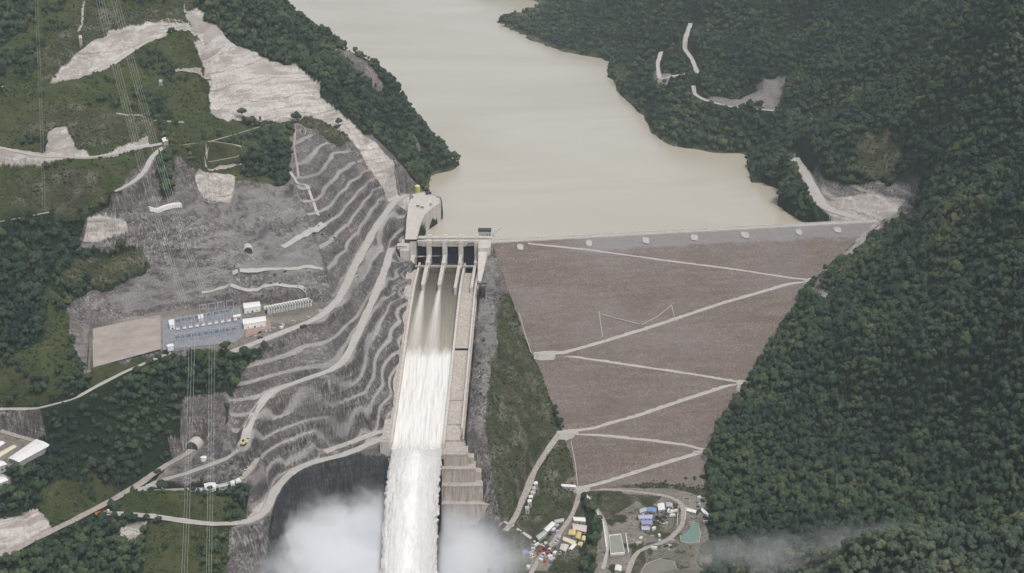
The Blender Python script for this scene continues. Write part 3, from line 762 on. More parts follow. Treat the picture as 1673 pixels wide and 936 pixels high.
BERM = [([(862,399),(960,409),(1090,427),(1200,441),(1290,455),(1328,459)], 6.5), ([(1318,460),(1290,464),(1180,496),(1060,536),(960,566),(920,577),(880,578)], 10),
        ([(905,580),(940,584),(1040,599),(1130,612),(1190,622),(1224,627)], 8), ([(1222,624),(1190,630),(1120,653),(1040,680),(970,700),(930,706)], 9),
        ([(922,708),(980,712),(1060,720),(1120,728),(1158,738)], 8), ([(1155,737),(1110,750),(1050,768),(990,788),(955,797)], 9)]
for pts, w in BERM: dberm(pts, w)
def dtrack(pts, w):
    q = np.array(resample([PD(*p) for p in pts], 5)); t = np.gradient(q[:, :2], axis=0); t /= np.linalg.norm(t, axis=1)[:, None] + 1e-9; nn_ = np.stack([-t[:, 1], t[:, 0]], 1)
    V_ = np.stack([np.stack([(q[:, :2] + nn_ * s * w / 2)[:, 0], (q[:, :2] + nn_ * s * w / 2)[:, 1], dam_z((q[:, :2] + nn_ * s * w / 2)[:, 0], (q[:, :2] + nn_ * s * w / 2)[:, 1]) + 1.5], 1) for s in (-1, 1)], 1)
    dchild('footpath', V_.reshape(-1, 3), gridfaces(len(q), 2)[:, ::-1], rm)
for pts in ([(979,510),(981,530),(985,552)], [(981,514),(1010,522),(1045,531)], [(1048,532),(1075,518),(1097,500)], [(1097,499),(1100,512),(1102,518)], [(848,512),(858,548),(868,578)], [(933,722),(940,760),(944,795)]):
    dtrack(pts, 1.0)
for (u, v, a, b) in ((1320,459,9,9), (893,578,16,8), (1213,625,12,10), (925,706,14,9), (1148,737,11,9), (950,798,10,8)):
    p = PD(u, v); pv_ = []
    for k in range(18):
        t = 2 * math.pi * k / 18; rr = 1 + .15 * math.sin(3 * t + u) + .08 * math.sin(5 * t)
        x, y = p[0] + math.cos(t) * a * rr, p[1] + math.sin(t) * b * rr; pv_.append((x, y))
    zt_ = p[2] + 1.9; V_ = [(p[0], p[1], zt_)] + [(x, y, zt_) for x, y in pv_] + [(p[0] + (x - p[0]) * 1.5, p[1] + (y - p[1]) * 1.5, float(dam_z(p[0] + (x - p[0]) * 1.5, p[1] + (y - p[1]) * 1.5)) - 1.5) for x, y in pv_]
    F = [(0, 1 + k, 1 + (k + 1) % 18) for k in range(18)] + [(1 + k, 19 + k, 19 + (k + 1) % 18, 1 + (k + 1) % 18) for k in range(18)]
    dchild('turning_pad', V_, F, rm)
for u in (850, 962, 1055, 1134, 1217, 1305, 1368):                     # pale spill patches hanging below the crest
    p = PD(u, 397 - (u - 800) * 34 / 630 + 9); r = random.random() * 2
    pv_ = []
    for k in range(14):
        t = 2 * math.pi * k / 14; rr = .62 / max(abs(math.cos(t)), abs(math.sin(t))) ** .8 * (.85 + .25 * random.random())
        x, y = p[0] + math.cos(t) * (7 + r) * rr, p[1] - 2 + math.sin(t) * 9 * rr
        pv_.append((x, y, float(dam_z(x, y)) + 1.7))
    dchild('gravel_patch', pv_, [tuple(range(14))], rm)
# fenced edge and drain at the left groyne

# ------------------------------------------------------------------ spillway
sw = empty('spillway', (cx(2230), 2230, 186), 0, label='concrete spillway with four dark gates feeding a long straight chute', cat='spillway')
SO = np.array(sw.location)
def spart(name, mb, m, parent=None, **kw):
    mb.v = [tuple(np.array(p, float) - SO) for p in mb.v]
    return mb.build(name, m, parent or sw, **kw)
gate_m, nt, bs = mat('dark_gate_steel', .9, .1); bs.inputs['Base Color'].default_value = (.018, .022, .05, 1)
nt.links.new(mix(nt, noise(nt, pos(nt), .3, 4, .7), (.006, .007, .014), (.016, .018, .036)), bs.inputs['Base Color'])
beige, nt, bs = mat('stained_concrete', .9, .15)
e1 = noise(nt, pos(nt, (.35, .35, .035)), 1, 5, .7, .3); e2 = noise(nt, pos(nt), .25, 4, .6)
nt.links.new(mix(nt, .55, ramp(nt, e1, [(.36, (.16, .14, .12)), (.5, (.34, .305, .265)), (.62, (.50, .465, .42))]), ramp(nt, e2, [(.3, (.30, .26, .225)), (.7, (.46, .42, .38))])), bs.inputs['Base Color'])
# cross positions (t from the wet chute's centre): piers between four bays
bays = [(-28, -17), (-9, 1.5), (9.5, 20), (28, 40)]      # filled from the survey below
def tx(u, y, z):                                          # cross offset of a pixel column at a distance
    v = CV - 0; 
    dep = y * _c - (z - H) * _s
    return (u - CU) / FPX * dep - cx(y)
GY_ = 2234
bays = [(tx(a, GY_, 205), tx(b, GY_, 205)) for a, b in ((680.5, 697), (705.3, 722.8), (731, 749), (757, 775))]
edges = [(tx(670, GY_, 205), bays[0][0]), (bays[0][1], bays[1][0]), (bays[1][1], bays[2][0]), (bays[2][1], bays[3][0]), (bays[3][1], tx(782, GY_, 205))]
for k, (a, b) in enumerate(edges):
    mb = MB(); g = cx(2240)
    end = (2120, 2133, 2133, 2120, 2120)[k]
    # tall block, then a lower nose running down the chute
    mb.box(g + a, g + b, 2229, 2256, 172, 221.5)
    gg = cx(2165)
    m_ = .5 * (a + b); w = (b - a) * .5 * (.78 if k in (1, 2) else .66)
    z1, z0 = 203, 194
    g2 = cx(end)
    mb.hexa([(g + m_ - w, 2229, 175), (g + m_ + w, 2229, 175), (g2 + m_ + w * .9, end, 165), (g2 + m_ - w * .9, end, 165),
             (g + m_ - w, 2229, z1), (g + m_ + w, 2229, z1), (g2 + m_ + w * .9, end, z0), (g2 + m_ - w * .9, end, z0)])
    if k in (1, 2, 3):
        mb.tube((g2 + m_, end, 165), (g2 + m_, end, z0), w * .9, 14)
    p = spart('pier', mb, conc)
    cap = MB().box(g + a + .4, g + b - .4, 2250, 2258, 221.5, 224.5); spart('pier_cap', cap, conc, p)
    p2 = MB().box(g + m_ - w - .6, g + m_ + w + .6, 2192, 2199, 196, 204.5); spart('trunnion_block', p2, conc, p)
g = cx(2240)
for a, b in bays:
    # radial gate: curved skin with ribs
    mb = MB(); n = 10
    for k in range(n):
        t0, t1 = math.radians(-28 + 62 * k / n), math.radians(-28 + 62 * (k + 1) / n)
        y0, z0 = 2210 + 25 * math.cos(t0), 201 + 25 * math.sin(t0); y1, z1 = 2210 + 25 * math.cos(t1), 201 + 25 * math.sin(t1)
        mb.hexa([(g + a, y0, z0), (g + b, y0, z0), (g + b, y0 + .6, z0), (g + a, y0 + .6, z0), (g + a, y1, z1), (g + b, y1, z1), (g + b, y1 + .6, z1), (g + a, y1 + .6, z1)])
    gt = spart('radial_gate', mb, gate_m)
    for s in (a + 2.0, b - 2.0):
        arm = MB().tube((g + s, 2198, 201), (g + s, 2233, 196), .35, 6).tube((g + s, 2198, 201), (g + s, 2233, 207), .35, 6); spart('gate_arm', arm, gate_m, gt)
    bm_ = MB().box(g + a - .2, g + b + .2, 2190.5, 2193.5, 198, 200.2); spart('service_beam', bm_, beige)
    fb = MB().box(g + a - .05, g + b + .05, 2238, 2242, 213.5, 221.0); spart('breast_wall', fb, conc)
A0, A1 = edges[0][0], edges[-1][1]
spart('bridge_deck', MB().box(g + A0 - 2, g + A1 + 18, 2243, 2254, 221.6, 223.2), conc)
spart('bridge_parapet', MB().box(g + A0 - 2, g + A1 + 18, 2242.4, 2242.9, 223.2, 224.4), conc)
spart('hoist_walkway', MB().box(g + A0, g + A1, 2231, 2233, 221.55, 222.4), beige)
# ogee / chute floor
ysd = [2256, 2240, 2225, 2212, 2180, 2160, 2119, 2085, 2050, 2000, 1950, 1900, 1850, 1826, 1816, 1806]
def chz2(y): return float(np.interp(y, [1806, 1816, 1826, 1850, 1950, 2050, 2119, 2160, 2212, 2225, 2256], [99.5, 96, 96, 102, 133, 164, 182.5, 185.5, 187, 187, 182]))
WL, WR = -30.5, 29.5
def strip(yl, f0, f1, zf, th, tmb=None):
    mb = tmb or MB()
    for y0, y1 in zip(yl[:-1], yl[1:]):
        mb.hexa([(cx(y1) + f0(y1), y1, zf(y1) - th), (cx(y1) + f1(y1), y1, zf(y1) - th), (cx(y0) + f1(y0), y0, zf(y0) - th), (cx(y0) + f0(y0), y0, zf(y0) - th),
                 (cx(y1) + f0(y1), y1, zf(y1)), (cx(y1) + f1(y1), y1, zf(y1)), (cx(y0) + f1(y0), y0, zf(y0)), (cx(y0) + f0(y0), y0, zf(y0))])
    return mb
yc = ysd[3:]
spart('chute_floor', strip(ysd, lambda y: WL, lambda y: WR, chz2, 4), beige)
# right (dry) chute, floor a little higher, divided by joints
ydry = [2190, 2160, 2119, 2085, 2050, 2000, 1950, 1900, 1860, 1835]
spart('dry_chute_floor', strip(ydry, lambda y: WR + 3.0, lambda y: WR + 20.5, lambda y: chz2(y) + 3.5, 8), beige)
for y in (2000, 1905, 1862): 
    spart('joint_sill', MB().box(cx(y) + WR + 3, cx(y) + WR + 20.5, y - 1, y + 1, chz2(y) + 2, chz2(y) + 5.2), gate_m if y == 2000 else beige)
spart('chute_wall', strip(yc, lambda y: WL - 3, lambda y: WL, lambda y: chz2(y) + 11, 16), conc)
spart('chute_wall', strip(yc[:-1], lambda y: WR, lambda y: WR + 3, lambda y: chz2(y) + 10, 16), conc)
spart('chute_wall', strip(yc[1:-3], lambda y: WR + 20.5, lambda y: WR + 23, lambda y: chz2(y) + 9, 18), conc)
spart('lined_bank', strip(yc[1:], lambda y: WL - 13, lambda y: WL - 3.05, lambda y: chz2(y) + 12.5, 18), beige)
spart('service_gallery', strip([2165, 2119, 2050, 1950, 1870, 1835], lambda y: WR + 23.05, lambda y: WR + 25, lambda y: chz2(y) + 5, 14), beige)
# abutment blocks at both ends of the gates
spart('abutment_block', MB().box(g + A1 - .1, g + A1 + 17, 2205, 2252, 165, 221.4).hexa([(g + A1 - .1, 2205, 165), (g + A1 + 13, 2205, 165), (g + A1 + 9, 2140, 160), (g + A1 - .1, 2140, 160), (g + A1 - .1, 2205, 216), (g + A1 + 13, 2205, 216), (g + A1 + 5, 2140, 196), (g + A1 - .1, 2140, 196)]), conc)
spart('abutment_block', MB().box(g + A0 - 12, g + A0 + .1, 2200, 2250, 165, 219.5), conc)
spart('control_room', MB().box(g + A0 - 16, g + A0 - 3, 2206, 2216, 219.5, 224).box(g + A0 - 16.6, g + A0 - 2.4, 2205.4, 2216.6, 224, 224.7), conc)
# flip bucket and stepped buttress on the right
tiers = [(1836, 1800, 99, 84), (1826, 1792, 84, 66), (1818, 1783, 66, 46), (1812, 1775, 46, 24)]
for k, (ya, yb, zt_, zb) in enumerate(tiers):
    mb = MB(); x0 = cx(1820) + WR + .2; x1 = x0 + 31 + k * 9
    mb.box(x0, x1, yb, ya + 12, zb - 6, zt_)
    mb.box(x1, x1 + 7, yb + 6, ya + 14, zb - 12, zt_ - 7)
    for q in range(3 + k): mb.box(x0 + 3 + q * 9.5, x0 + 4.0 + q * 9.5, yb - .8, yb + .1, zb - 4, zt_ - 1.5)
    mb.box(x0 - .1, x1 + .3, yb - .5, yb + .4, zt_ - 1.2, zt_ + .5)
    spart('buttress_tier', mb, beige)
mb = MB()
for q in range(5): mb.box(x0 - 6 + 4.0 * q, x0 - 5.4 + 4.0 * q + .3, 1803, 1805, 84, 95)
spart('drain_slot', mb, gate_m)
spart('flip_bucket', MB().box(cx(1806) + WL - 3, cx(1806) + WR + 3, 1800, 1818, 70, 93), beige)
# left intake training wall: curved pale platform with a retaining wall standing in the water
tw = empty('intake_platform', tuple(P(700, 350, 228)), 0, label='curved pale concrete intake platform beside the gates, jutting into the reservoir', cat='platform')
TO = np.array(tw.location)
out = [P(*q) for q in ((681,391,226),(687,367,226.5),(695,351,227),(706,341,227.5),(720,332,228),(719,325,228),(708,318,228),(692,314,228.5),(674,317,229),(667,335,229),(664,362,228),(662,391,226))]
mb = MB(); n = len(out)
for k in range(n): mb.v.append(tuple(out[k] - TO))
for k in range(n): mb.v.append((out[k][0] - TO[0], out[k][1] - TO[1], 188 - TO[2]))
mb.f = [tuple(range(n))[::-1]]; mb.build('platform_top', conc, tw)
mb = MB()
oc = np.mean(out, 0)
for k in range(0, 7):
    a, b = out[k], out[k + 1]
    da = (a - oc)[:2] / np.linalg.norm((a - oc)[:2]) * 1.2; db = (b - oc)[:2] / np.linalg.norm((b - oc)[:2]) * 1.2
    A_b = (a[0] - da[0] - TO[0], a[1] - da[1] - TO[1]); B_b = (b[0] - db[0] - TO[0], b[1] - db[1] - TO[1])
    A_o = (a[0] + da[0] * .3 - TO[0], a[1] + da[1] * .3 - TO[1]); B_o = (b[0] + db[0] * .3 - TO[0], b[1] + db[1] * .3 - TO[1])
    mb.hexa([(*A_b, 185 - TO[2]), (*B_b, 185 - TO[2]), (*B_o, 185 - TO[2]), (*A_o, 185 - TO[2]), (*A_b, a[2] + 1.4 - TO[2]), (*B_b, b[2] + 1.4 - TO[2]), (*B_o, b[2] + 1.4 - TO[2]), (*A_o, a[2] + 1.4 - TO[2])])
mb.build('retaining_wall', conc, tw)

# ------------------------------------------------------------------ spillway water and jet
fw, nt, bs = mat('chute_water', .5, .4)
sp = nd(nt, 'ShaderNodeSeparateXYZ', i_0=nd(nt, 'ShaderNodeNewGeometry').outputs['Position'])
st1 = noise(nt, pos(nt, (.55, .018, .018)), 1, 5, .65, .25); st2 = noise(nt, pos(nt, (.2, .03, .03)), 1, 4, .6)
yy = mth(nt, 'ADD', sp.outputs[1], mth(nt, 'MULTIPLY', mth(nt, 'SUBTRACT', st2, .5), 40))
white = nd(nt, 'ShaderNodeMapRange', i_Value=yy, i_1=2008, i_2=1984).outputs[0]
pre = nd(nt, 'ShaderNodeMapRange', i_Value=yy, i_1=2160, i_2=1985).outputs[0]
def wake(x0):
    xx = mth(nt, 'ABSOLUTE', mth(nt, 'SUBTRACT', sp.outputs[0], mth(nt, 'ADD', x0, mth(nt, 'MULTIPLY', mth(nt, 'SUBTRACT', sp.outputs[1], 2133), 12 / 293.))))
    wd = nd(nt, 'ShaderNodeMapRange', i_Value=sp.outputs[1], i_1=2140, i_2=2000, i_3=2.2, i_4=13).outputs[0]
    f = nd(nt, 'ShaderNodeMapRange', i_Value=mth(nt, 'DIVIDE', xx, wd), i_1=1.0, i_2=.25).outputs[0]
    q = nd(nt, 'ShaderNodeMapRange', i_Value=sp.outputs[1], i_1=2136, i_2=2132).outputs[0]
    fd = nd(nt, 'ShaderNodeMapRange', i_Value=sp.outputs[1], i_1=2133, i_2=2010, i_3=.95, i_4=.4).outputs[0]
    return mth(nt, 'MULTIPLY', mth(nt, 'MULTIPLY', f, q), mth(nt, 'MULTIPLY', fd, mth(nt, 'ADD', st1, .45)))
wk = mth(nt, 'MAXIMUM', wake(cx(2133) + .5 * (edges[1][0] + edges[1][1])), wake(cx(2133) + .5 * (edges[2][0] + edges[2][1])))
base = mix(nt, pre, (.085, .073, .052), mix(nt, st1, (.17, .15, .115), (.42, .385, .325)))
c = mix(nt, wk, base, (.62, .595, .55)); 
foam = mix(nt, ramp(nt, st1, [(.3, 0), (.6, 1)]), (.54, .515, .48), (.71, .69, .665))
c = mix(nt, white, c, foam)
nt.links.new(c, bs.inputs['Base Color']); bump(nt, bs, mth(nt, 'ADD', st1, st2), .5, 1.2)
ycw = np.arange(2238, 1801, -2.0); tcw = np.linspace(WL + .05, WR - .05, 60)
Yw, Tw = np.meshgrid(ycw, tcw, indexing='ij')
zz = np.interp(Yw, [1806, 1816, 1826, 1850, 1950, 2050, 2119, 2160, 2212, 2225, 2256], [102.5, 99.5, 99.5, 105.5, 136, 167, 184.5, 187, 188.6, 189, 189.2])
rgh = np.clip((2000 - Yw) / 60, 0, 1) * 1.0 + .15
zz = zz + fbm((Tw + 500) / 3.0, Yw / 22, 301, 4) * rgh * 1.5 + np.clip((2000 - Yw) / 20, 0, 1) * 1.5
chw = link('spillway_water', npmesh('spillway_water', np.stack([Tw + cx(2119) + (Yw - 2119) * 12 / 293., Yw, zz], -1).reshape(-1, 3), gridfaces(len(ycw), 60)), fw, smooth=True)
tag(chw, 'water racing down the chute, tan below the gates and white lower down', kind='structure')
jm, nt, bs = mat('white_jet', .8, .2)
uvn = nd(nt, 'ShaderNodeUVMap', uv_map='flow').outputs[0]
js = nd(nt, 'ShaderNodeVectorMath', operation='MULTIPLY', i_0=uvn, i_1=(120., 13., 1.)).outputs[0]
j1 = noise(nt, js, 1, 6, .68, .4); j2 = noise(nt, nd(nt, 'ShaderNodeVectorMath', operation='MULTIPLY', i_0=uvn, i_1=(14., 3., 1.)).outputs[0], 1, 4, .6, .4)
nt.links.new(mix(nt, .45, ramp(nt, j1, [(.34, (.50, .475, .435)), (.44, (.69, .67, .64)), (.60, (.82, .81, .795))]), ramp(nt, j2, [(.33, (.64, .615, .58)), (.55, (.80, .785, .765))])), bs.inputs['Base Color'])
bs.inputs['Subsurface Weight'].default_value = 0.0
bump(nt, bs, mth(nt, 'ADD', mth(nt, 'MULTIPLY', j1, 1.0), j2), .9, 2.5)
nd_, nt_ = 230, 160
dl = np.linspace(-2, 215, nd_); th = np.linspace(0, 2 * math.pi, nt_)
DL, TH = np.meshgrid(dl, th, indexing='ij')
hwid = np.interp(DL, [-16, 0, 40, 120, 215], [29.7, 30.2, 30.3, 30.2, 31])
thk = np.interp(DL, [-16, 0, 30, 120, 215], [1.2, 2.4, 4, 7, 11])
zc = np.where(DL > 0, 101.6 + .02 * DL - .0026 * DL ** 2, 101.6)
sup = lambda a: np.sign(np.cos(a)) * np.abs(np.cos(a)) ** .5
Xj = hwid * sup(TH); Zj = thk * np.sign(np.sin(TH)) * np.abs(np.sin(TH)) ** (.35 + .4 * np.clip(DL / 60, 0, 1))
grow = np.clip((DL + 4) / 60, .08, 1)
nn = fbm((Xj + 400) / 2.6 + (Zj > 0) * 50, DL / 13, 311, 5) * 2.4 * grow + fbm((Xj + 400) / 9, DL / 25, 315, 3) * .8 * grow
Xj = Xj + np.sign(Xj) * (nn + fbm(DL / 3.5, TH * 3, 319, 4) * 3.2 * grow) * (np.abs(Xj) / hwid) ** 4
Zj = Zj + nn * np.where(Zj > 0, 1, .4)
Xw = cx(1806) + .3 - .012 * DL + Xj; Yj = 1806 - DL - 0 * Zj; Zw = zc + Zj
jme = npmesh('jet', np.stack([Xw, Yj, Zw], -1).reshape(-1, 3), gridfaces(nd_, nt_)[:, ::-1])
uvl = jme.uv_layers.new(name='flow'); li = np.zeros(len(jme.loops), np.int32); jme.loops.foreach_get('vertex_index', li)
uvc = np.stack([(TH / (2 * math.pi)).ravel()[li] * 3, (DL / 100).ravel()[li]], 1); uvl.data.foreach_set('uv', uvc.astype(np.float32).ravel())
jet = link('falling_water', jme, jm, smooth=True); tag(jet, 'white jet of falling water thrown off the end of the chute', kind='structure')

# ------------------------------------------------------------------ spray
def mist(name, label, cen, size, dens, scale, thr, seed, soft=.25):
    mb_v = MB()
    me = bpy.data.meshes.new(name)
    import bmesh
    bm = bmesh.new(); bmesh.ops.create_icosphere(bm, subdivisions=3, radius=1.0); bm.to_mesh(me); bm.free()
    o = bpy.data.objects.new(name, me); COL.objects.link(o); o.location = cen; o.scale = size
    m = bpy.data.materials.new(name); m.use_nodes = True; nt = m.node_tree; nt.nodes.clear()
    ou = nd(nt, 'ShaderNodeOutputMaterial'); pv = nd(nt, 'ShaderNodeVolumePrincipled')
    pv.inputs['Color'].default_value = (.97, .97, 1, 1); pv.inputs['Anisotropy'].default_value = 0.0
    tc = nd(nt, 'ShaderNodeTexCoord').outputs['Object']
    ln = nd(nt, 'ShaderNodeVectorMath', operation='LENGTH', i_0=tc).outputs['Value']
    gp = nd(nt, 'ShaderNodeVectorMath', operation='ADD', i_0=pos(nt), i_1=(seed * 91., 0, seed * 37.)).outputs[0]
    nn = noise(nt, gp, scale, 5, .62, .6)
    f = mth(nt, 'ADD', mth(nt, 'SUBTRACT', 1.0, ln), mth(nt, 'MULTIPLY', mth(nt, 'SUBTRACT', nn, .5), 2.1))
    f = nd(nt, 'ShaderNodeMapRange', i_Value=f, i_1=thr, i_2=thr + soft).outputs[0]
    edge = nd(nt, 'ShaderNodeMapRange', i_Value=ln, i_1=1.0, i_2=.85).outputs[0]
    nt.links.new(mth(nt, 'MULTIPLY', mth(nt, 'MULTIPLY', f, edge), dens), pv.inputs['Density'])
    nt.links.new(pv.outputs[0], ou.inputs['Volume'])
    me.materials.append(m); tag(o, label, kind='stuff')
    return o
def plume():
    me = bpy.data.meshes.new('spray'); bm = bmesh.new(); bmesh.ops.create_icosphere(bm, subdivisions=4, radius=1.0); bm.to_mesh(me); bm.free()
    o = bpy.data.objects.new('spray', me); COL.objects.link(o); o.location = (-175, 1680, 5); o.scale = (215, 125, 122)
    m = bpy.data.materials.new('spray'); m.use_nodes = True; nt = m.node_tree; nt.nodes.clear()
    ou = nd(nt, 'ShaderNodeOutputMaterial'); pv = nd(nt, 'ShaderNodeVolumePrincipled')
    pv.inputs['Color'].default_value = (.98, .985, 1, 1)
    tc = nd(nt, 'ShaderNodeTexCoord').outputs['Object']; ln = nd(nt, 'ShaderNodeVectorMath', operation='LENGTH', i_0=tc).outputs['Value']
    P3 = nd(nt, 'ShaderNodeSeparateXYZ', i_0=nd(nt, 'ShaderNodeNewGeometry').outputs['Position'])
    X, Z = P3.outputs[0], P3.outputs[2]
    n1 = noise(nt, nd(nt, 'ShaderNodeVectorMath', operation='ADD', i_0=pos(nt), i_1=(37., 11., 5.)).outputs[0], .016, 3, .5, .8); n2 = noise(nt, pos(nt), .05, 6, .62, .5)
    n = mth(nt, 'ADD', mth(nt, 'MULTIPLY', mth(nt, 'SUBTRACT', n1, .5), 1.5), mth(nt, 'MULTIPLY', mth(nt, 'SUBTRACT', n2, .5), 1.5))
    # the cloud top falls away from the jet; higher on the left
    dx = mth(nt, 'ABSOLUTE', mth(nt, 'ADD', X, 114.5))
    rt = nd(nt, 'ShaderNodeMapRange', i_Value=X, i_1=-115., i_2=-113., i_3=98., i_4=84.).outputs[0]
    top = mth(nt, 'SUBTRACT', rt, mth(nt, 'MULTIPLY', dx, .13))
    f = mth(nt, 'ADD', mth(nt, 'DIVIDE', mth(nt, 'SUBTRACT', top, Z), 38.0), n)
    body = nd(nt, 'ShaderNodeMapRange', i_Value=f, i_1=.15, i_2=1.1).outputs[0]
    body = mth(nt, 'MULTIPLY', body, body)
    thin = nd(nt, 'ShaderNodeMapRange', i_Value=mth(nt, 'ADD', mth(nt, 'DIVIDE', mth(nt, 'SUBTRACT', 105., Z), 75.0), n), i_1=.35, i_2=1.6).outputs[0]
    left = nd(nt, 'ShaderNodeMapRange', i_Value=X, i_1=-120., i_2=-170.).outputs[0]
    d = mth(nt, 'ADD', mth(nt, 'MULTIPLY', body, .06), mth(nt, 'MULTIPLY', mth(nt, 'MULTIPLY', thin, left), .032))
    edge = nd(nt, 'ShaderNodeMapRange', i_Value=ln, i_1=1.0, i_2=.6).outputs[0]
    gap = nd(nt, 'ShaderNodeMapRange', i_Value=dx, i_1=31., i_2=38.).outputs[0]
    nt.links.new(mth(nt, 'MULTIPLY', mth(nt, 'MULTIPLY', d, edge), gap), pv.inputs['Density']); nt.links.new(pv.outputs[0], ou.inputs['Volume'])
    me.materials.append(m); tag(o, 'white spray billowing up around the foot of the jet and drifting left', kind='stuff')
import bmesh
def PY(u, v, y):
    d = rayd(u, v); t = y / d[1]; return (d[0] * t, y, H + d[2] * t)
#mist('mist', 'dense white spray billowing left of the falling jet', PY(575, 930, 1690), (115, 60, 66), .10, .024, .10, 1, .75)
plume()
#mist('mist', 'dense white spray rising right of the falling jet', PY(765, 935, 1690), (68, 45, 60), .11, .026, .10, 2, .75)
pass
#mist('mist', 'soft puff of spray rising beside the jet on its left', PY(600, 895, 1735), (60, 40, 52), .035, .03, .2, 6, .6)
#mist('mist', 'loose spray spreading over the left end of the plunge pool', PY(500, 915, 1690), (75, 50, 60), .03, .026, .2, 7, .6)
#mist('mist', 'thin grey spray drifting up the gorge wall', PY(545, 840, 1730), (125, 60, 84), .006, .016, .12, 3, .9)
mist('mist', 'wisps of mist over the foot of the right hillside', PY(1270, 908, 1545), (120, 45, 20), .012, .020, .10, 4, .8)
mist('mist', 'thin veil of mist lying in the gully behind the near spur', PY(1440, 893, 1535), (190, 42, 26), .009, .010, -.1, 5, 1.0)
# ------------------------------------------------------------------ trees
def leafmat(name, stops, seed=0.):
    m, nt, b = mat(name, .8, .15)
    oi = nd(nt, 'ShaderNodeObjectInfo')
    big = noise(nt, nd(nt, 'ShaderNodeVectorMath', operation='MULTIPLY', i_0=oi.outputs['Location'], i_1=(.008, .008, .008)).outputs[0], 1, 4, .6, .4)
    f = mth(nt, 'ADD', mth(nt, 'MULTIPLY', oi.outputs['Random'], .5), mth(nt, 'MULTIPLY', mth(nt, 'SUBTRACT', big, .33), 1.5), True)
    n1 = noise(nt, pos(nt), .9, 3, .7)
    c = ramp(nt, f, stops)
    c = mix(nt, mth(nt, 'MULTIPLY', n1, .4), c, mix(nt, 1.0, c, (1.8, 1.7, 1.5), 'MULTIPLY'))
    nt.links.new(c, b.inputs['Base Color'])
    return m
leaf_m = leafmat('rainforest_leaves', [(.05, (.013, .027, .022)), (.3, (.025, .046, .032)), (.55, (.040, .066, .039)), (.8, (.064, .090, .044)), (1, (.12, .122, .07))])
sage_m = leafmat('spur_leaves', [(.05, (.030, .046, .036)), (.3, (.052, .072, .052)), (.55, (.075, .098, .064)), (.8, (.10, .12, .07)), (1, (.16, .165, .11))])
shrub_m = leafmat('shrub_leaves', [(.1, (.020, .040, .014)), (.5, (.042, .066, .022)), (.9, (.075, .10, .03))])
bark_m, nt, bs = mat('bark', .95, .1); bs.inputs['Base Color'].default_value = (.12, .10, .08, 1)
nt.links.new(mix(nt, noise(nt, pos(nt, (2, 2, .5)), 1, 3, .6), (.07, .06, .05), (.2, .18, .15)), bs.inputs['Base Color'])
import bmesh
_bm = bmesh.new(); bmesh.ops.create_icosphere(_bm, subdivisions=2, radius=1.0)
ICO_V = np.array([v.co[:] for v in _bm.verts]); ICO_F = np.array([[v.index for v in f.verts] for f in _bm.faces]); _bm.free()
def crown_geo(r, R, hgt, lobes, cards, z0):
    Vs, Fs, off = [], [], 0
    for k in range(lobes):
        a = r.random() * 2 * math.pi; q = math.sqrt(r.random()) * R * .8 if k else 0
        s = R * (.26 + .30 * r.random()) if k else R * .55
        c = np.array([math.cos(a) * q, math.sin(a) * q, z0 + hgt * (.45 + .3 * r.random() - .25 * (q / R))])
        v = ICO_V * (1 + .28 * (r.random((len(ICO_V), 1)) - .5)) * np.array([s, s, s * hgt / R * (.7 + .25 * r.random())]) + c
        Vs.append(v); Fs += [tuple(f + off) for f in ICO_F]; off += len(v)
        m = cards // lobes
        d = r.normal(size=(m, 3)); d[:, 2] = np.abs(d[:, 2]) * .9 - .15; d /= np.linalg.norm(d, axis=1)[:, None]
        p = c + d * np.array([s, s, s * hgt / R * .85]) * (1.0 + .16 * r.random((m, 1)))
        for i in range(m):
            nrm = d[i] + r.normal(size=3) * .45; nrm /= np.linalg.norm(nrm)
            t = np.cross(nrm, [0.3, .2, 1]); t /= np.linalg.norm(t); b = np.cross(nrm, t); w = R * (.07 + .08 * r.random())
            Vs.append(np.array([p[i] - t * w - b * w * .6, p[i] + t * w - b * w * .7, p[i] + t * w * .8 + b * w, p[i] - t * w * .7 + b * w * .8]))
            Fs.append((off, off + 1, off + 2, off + 3)); off += 4
    return np.concatenate(Vs), Fs
def trunk_mb(r, h, w):
    mb = MB(); lean = (r.random() - .5) * .8
    mb.tube((0, 0, -1.5), (lean, 0, h * .55), w, 6, w * .65)
    for k in range(3):
        a = k * 2.1 + r.random(); mb.tube((lean, 0, h * .5), (lean + math.cos(a) * h * .2, math.sin(a) * h * .2, h * .78), w * .5, 5, w * .2)
    return mb
PROT = []; protos = bpy.data.collections.new('tree_kinds'); PROT2 = []; protos2 = bpy.data.collections.new('spur_tree_kinds')
for k in range(9):
    r = np.random.default_rng(100 + k); R = 4.2 + 1.6 * r.random(); hg = 6.0 + 3 * r.random(); z0 = 4.5 + 3 * r.random()
    if k >= 6: R, hg, z0 = 3.0, 8.0, 5.0
    v, f = crown_geo(r, R, hg, 9 if k < 6 else 6, 420, z0)
    cm = npmesh('crown', v, f); cm.materials.append(leaf_m)
    tb = trunk_mb(r, z0 + hg * .5, .32); tm_ = mesh_only(tb, 'trunk', bark_m)
    PROT.append((cm, tm_))
    allv = np.concatenate([v, np.array(tb.v)]); nf = len(f)
    am = npmesh('tree', allv, list(f) + [tuple(i + len(v) for i in q) for q in tb.f]); am.materials.append(leaf_m); am.materials.append(bark_m)
    mi = np.zeros(len(am.polygons), np.int32); mi[nf:] = 1; am.polygons.foreach_set('material_index', mi)
    protos.objects.link(bpy.data.objects.new('tree_kind_%d' % k, am))
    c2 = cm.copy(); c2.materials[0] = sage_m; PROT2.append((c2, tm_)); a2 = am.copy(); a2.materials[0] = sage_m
    protos2.objects.link(bpy.data.objects.new('spur_tree_kind_%d' % k, a2))
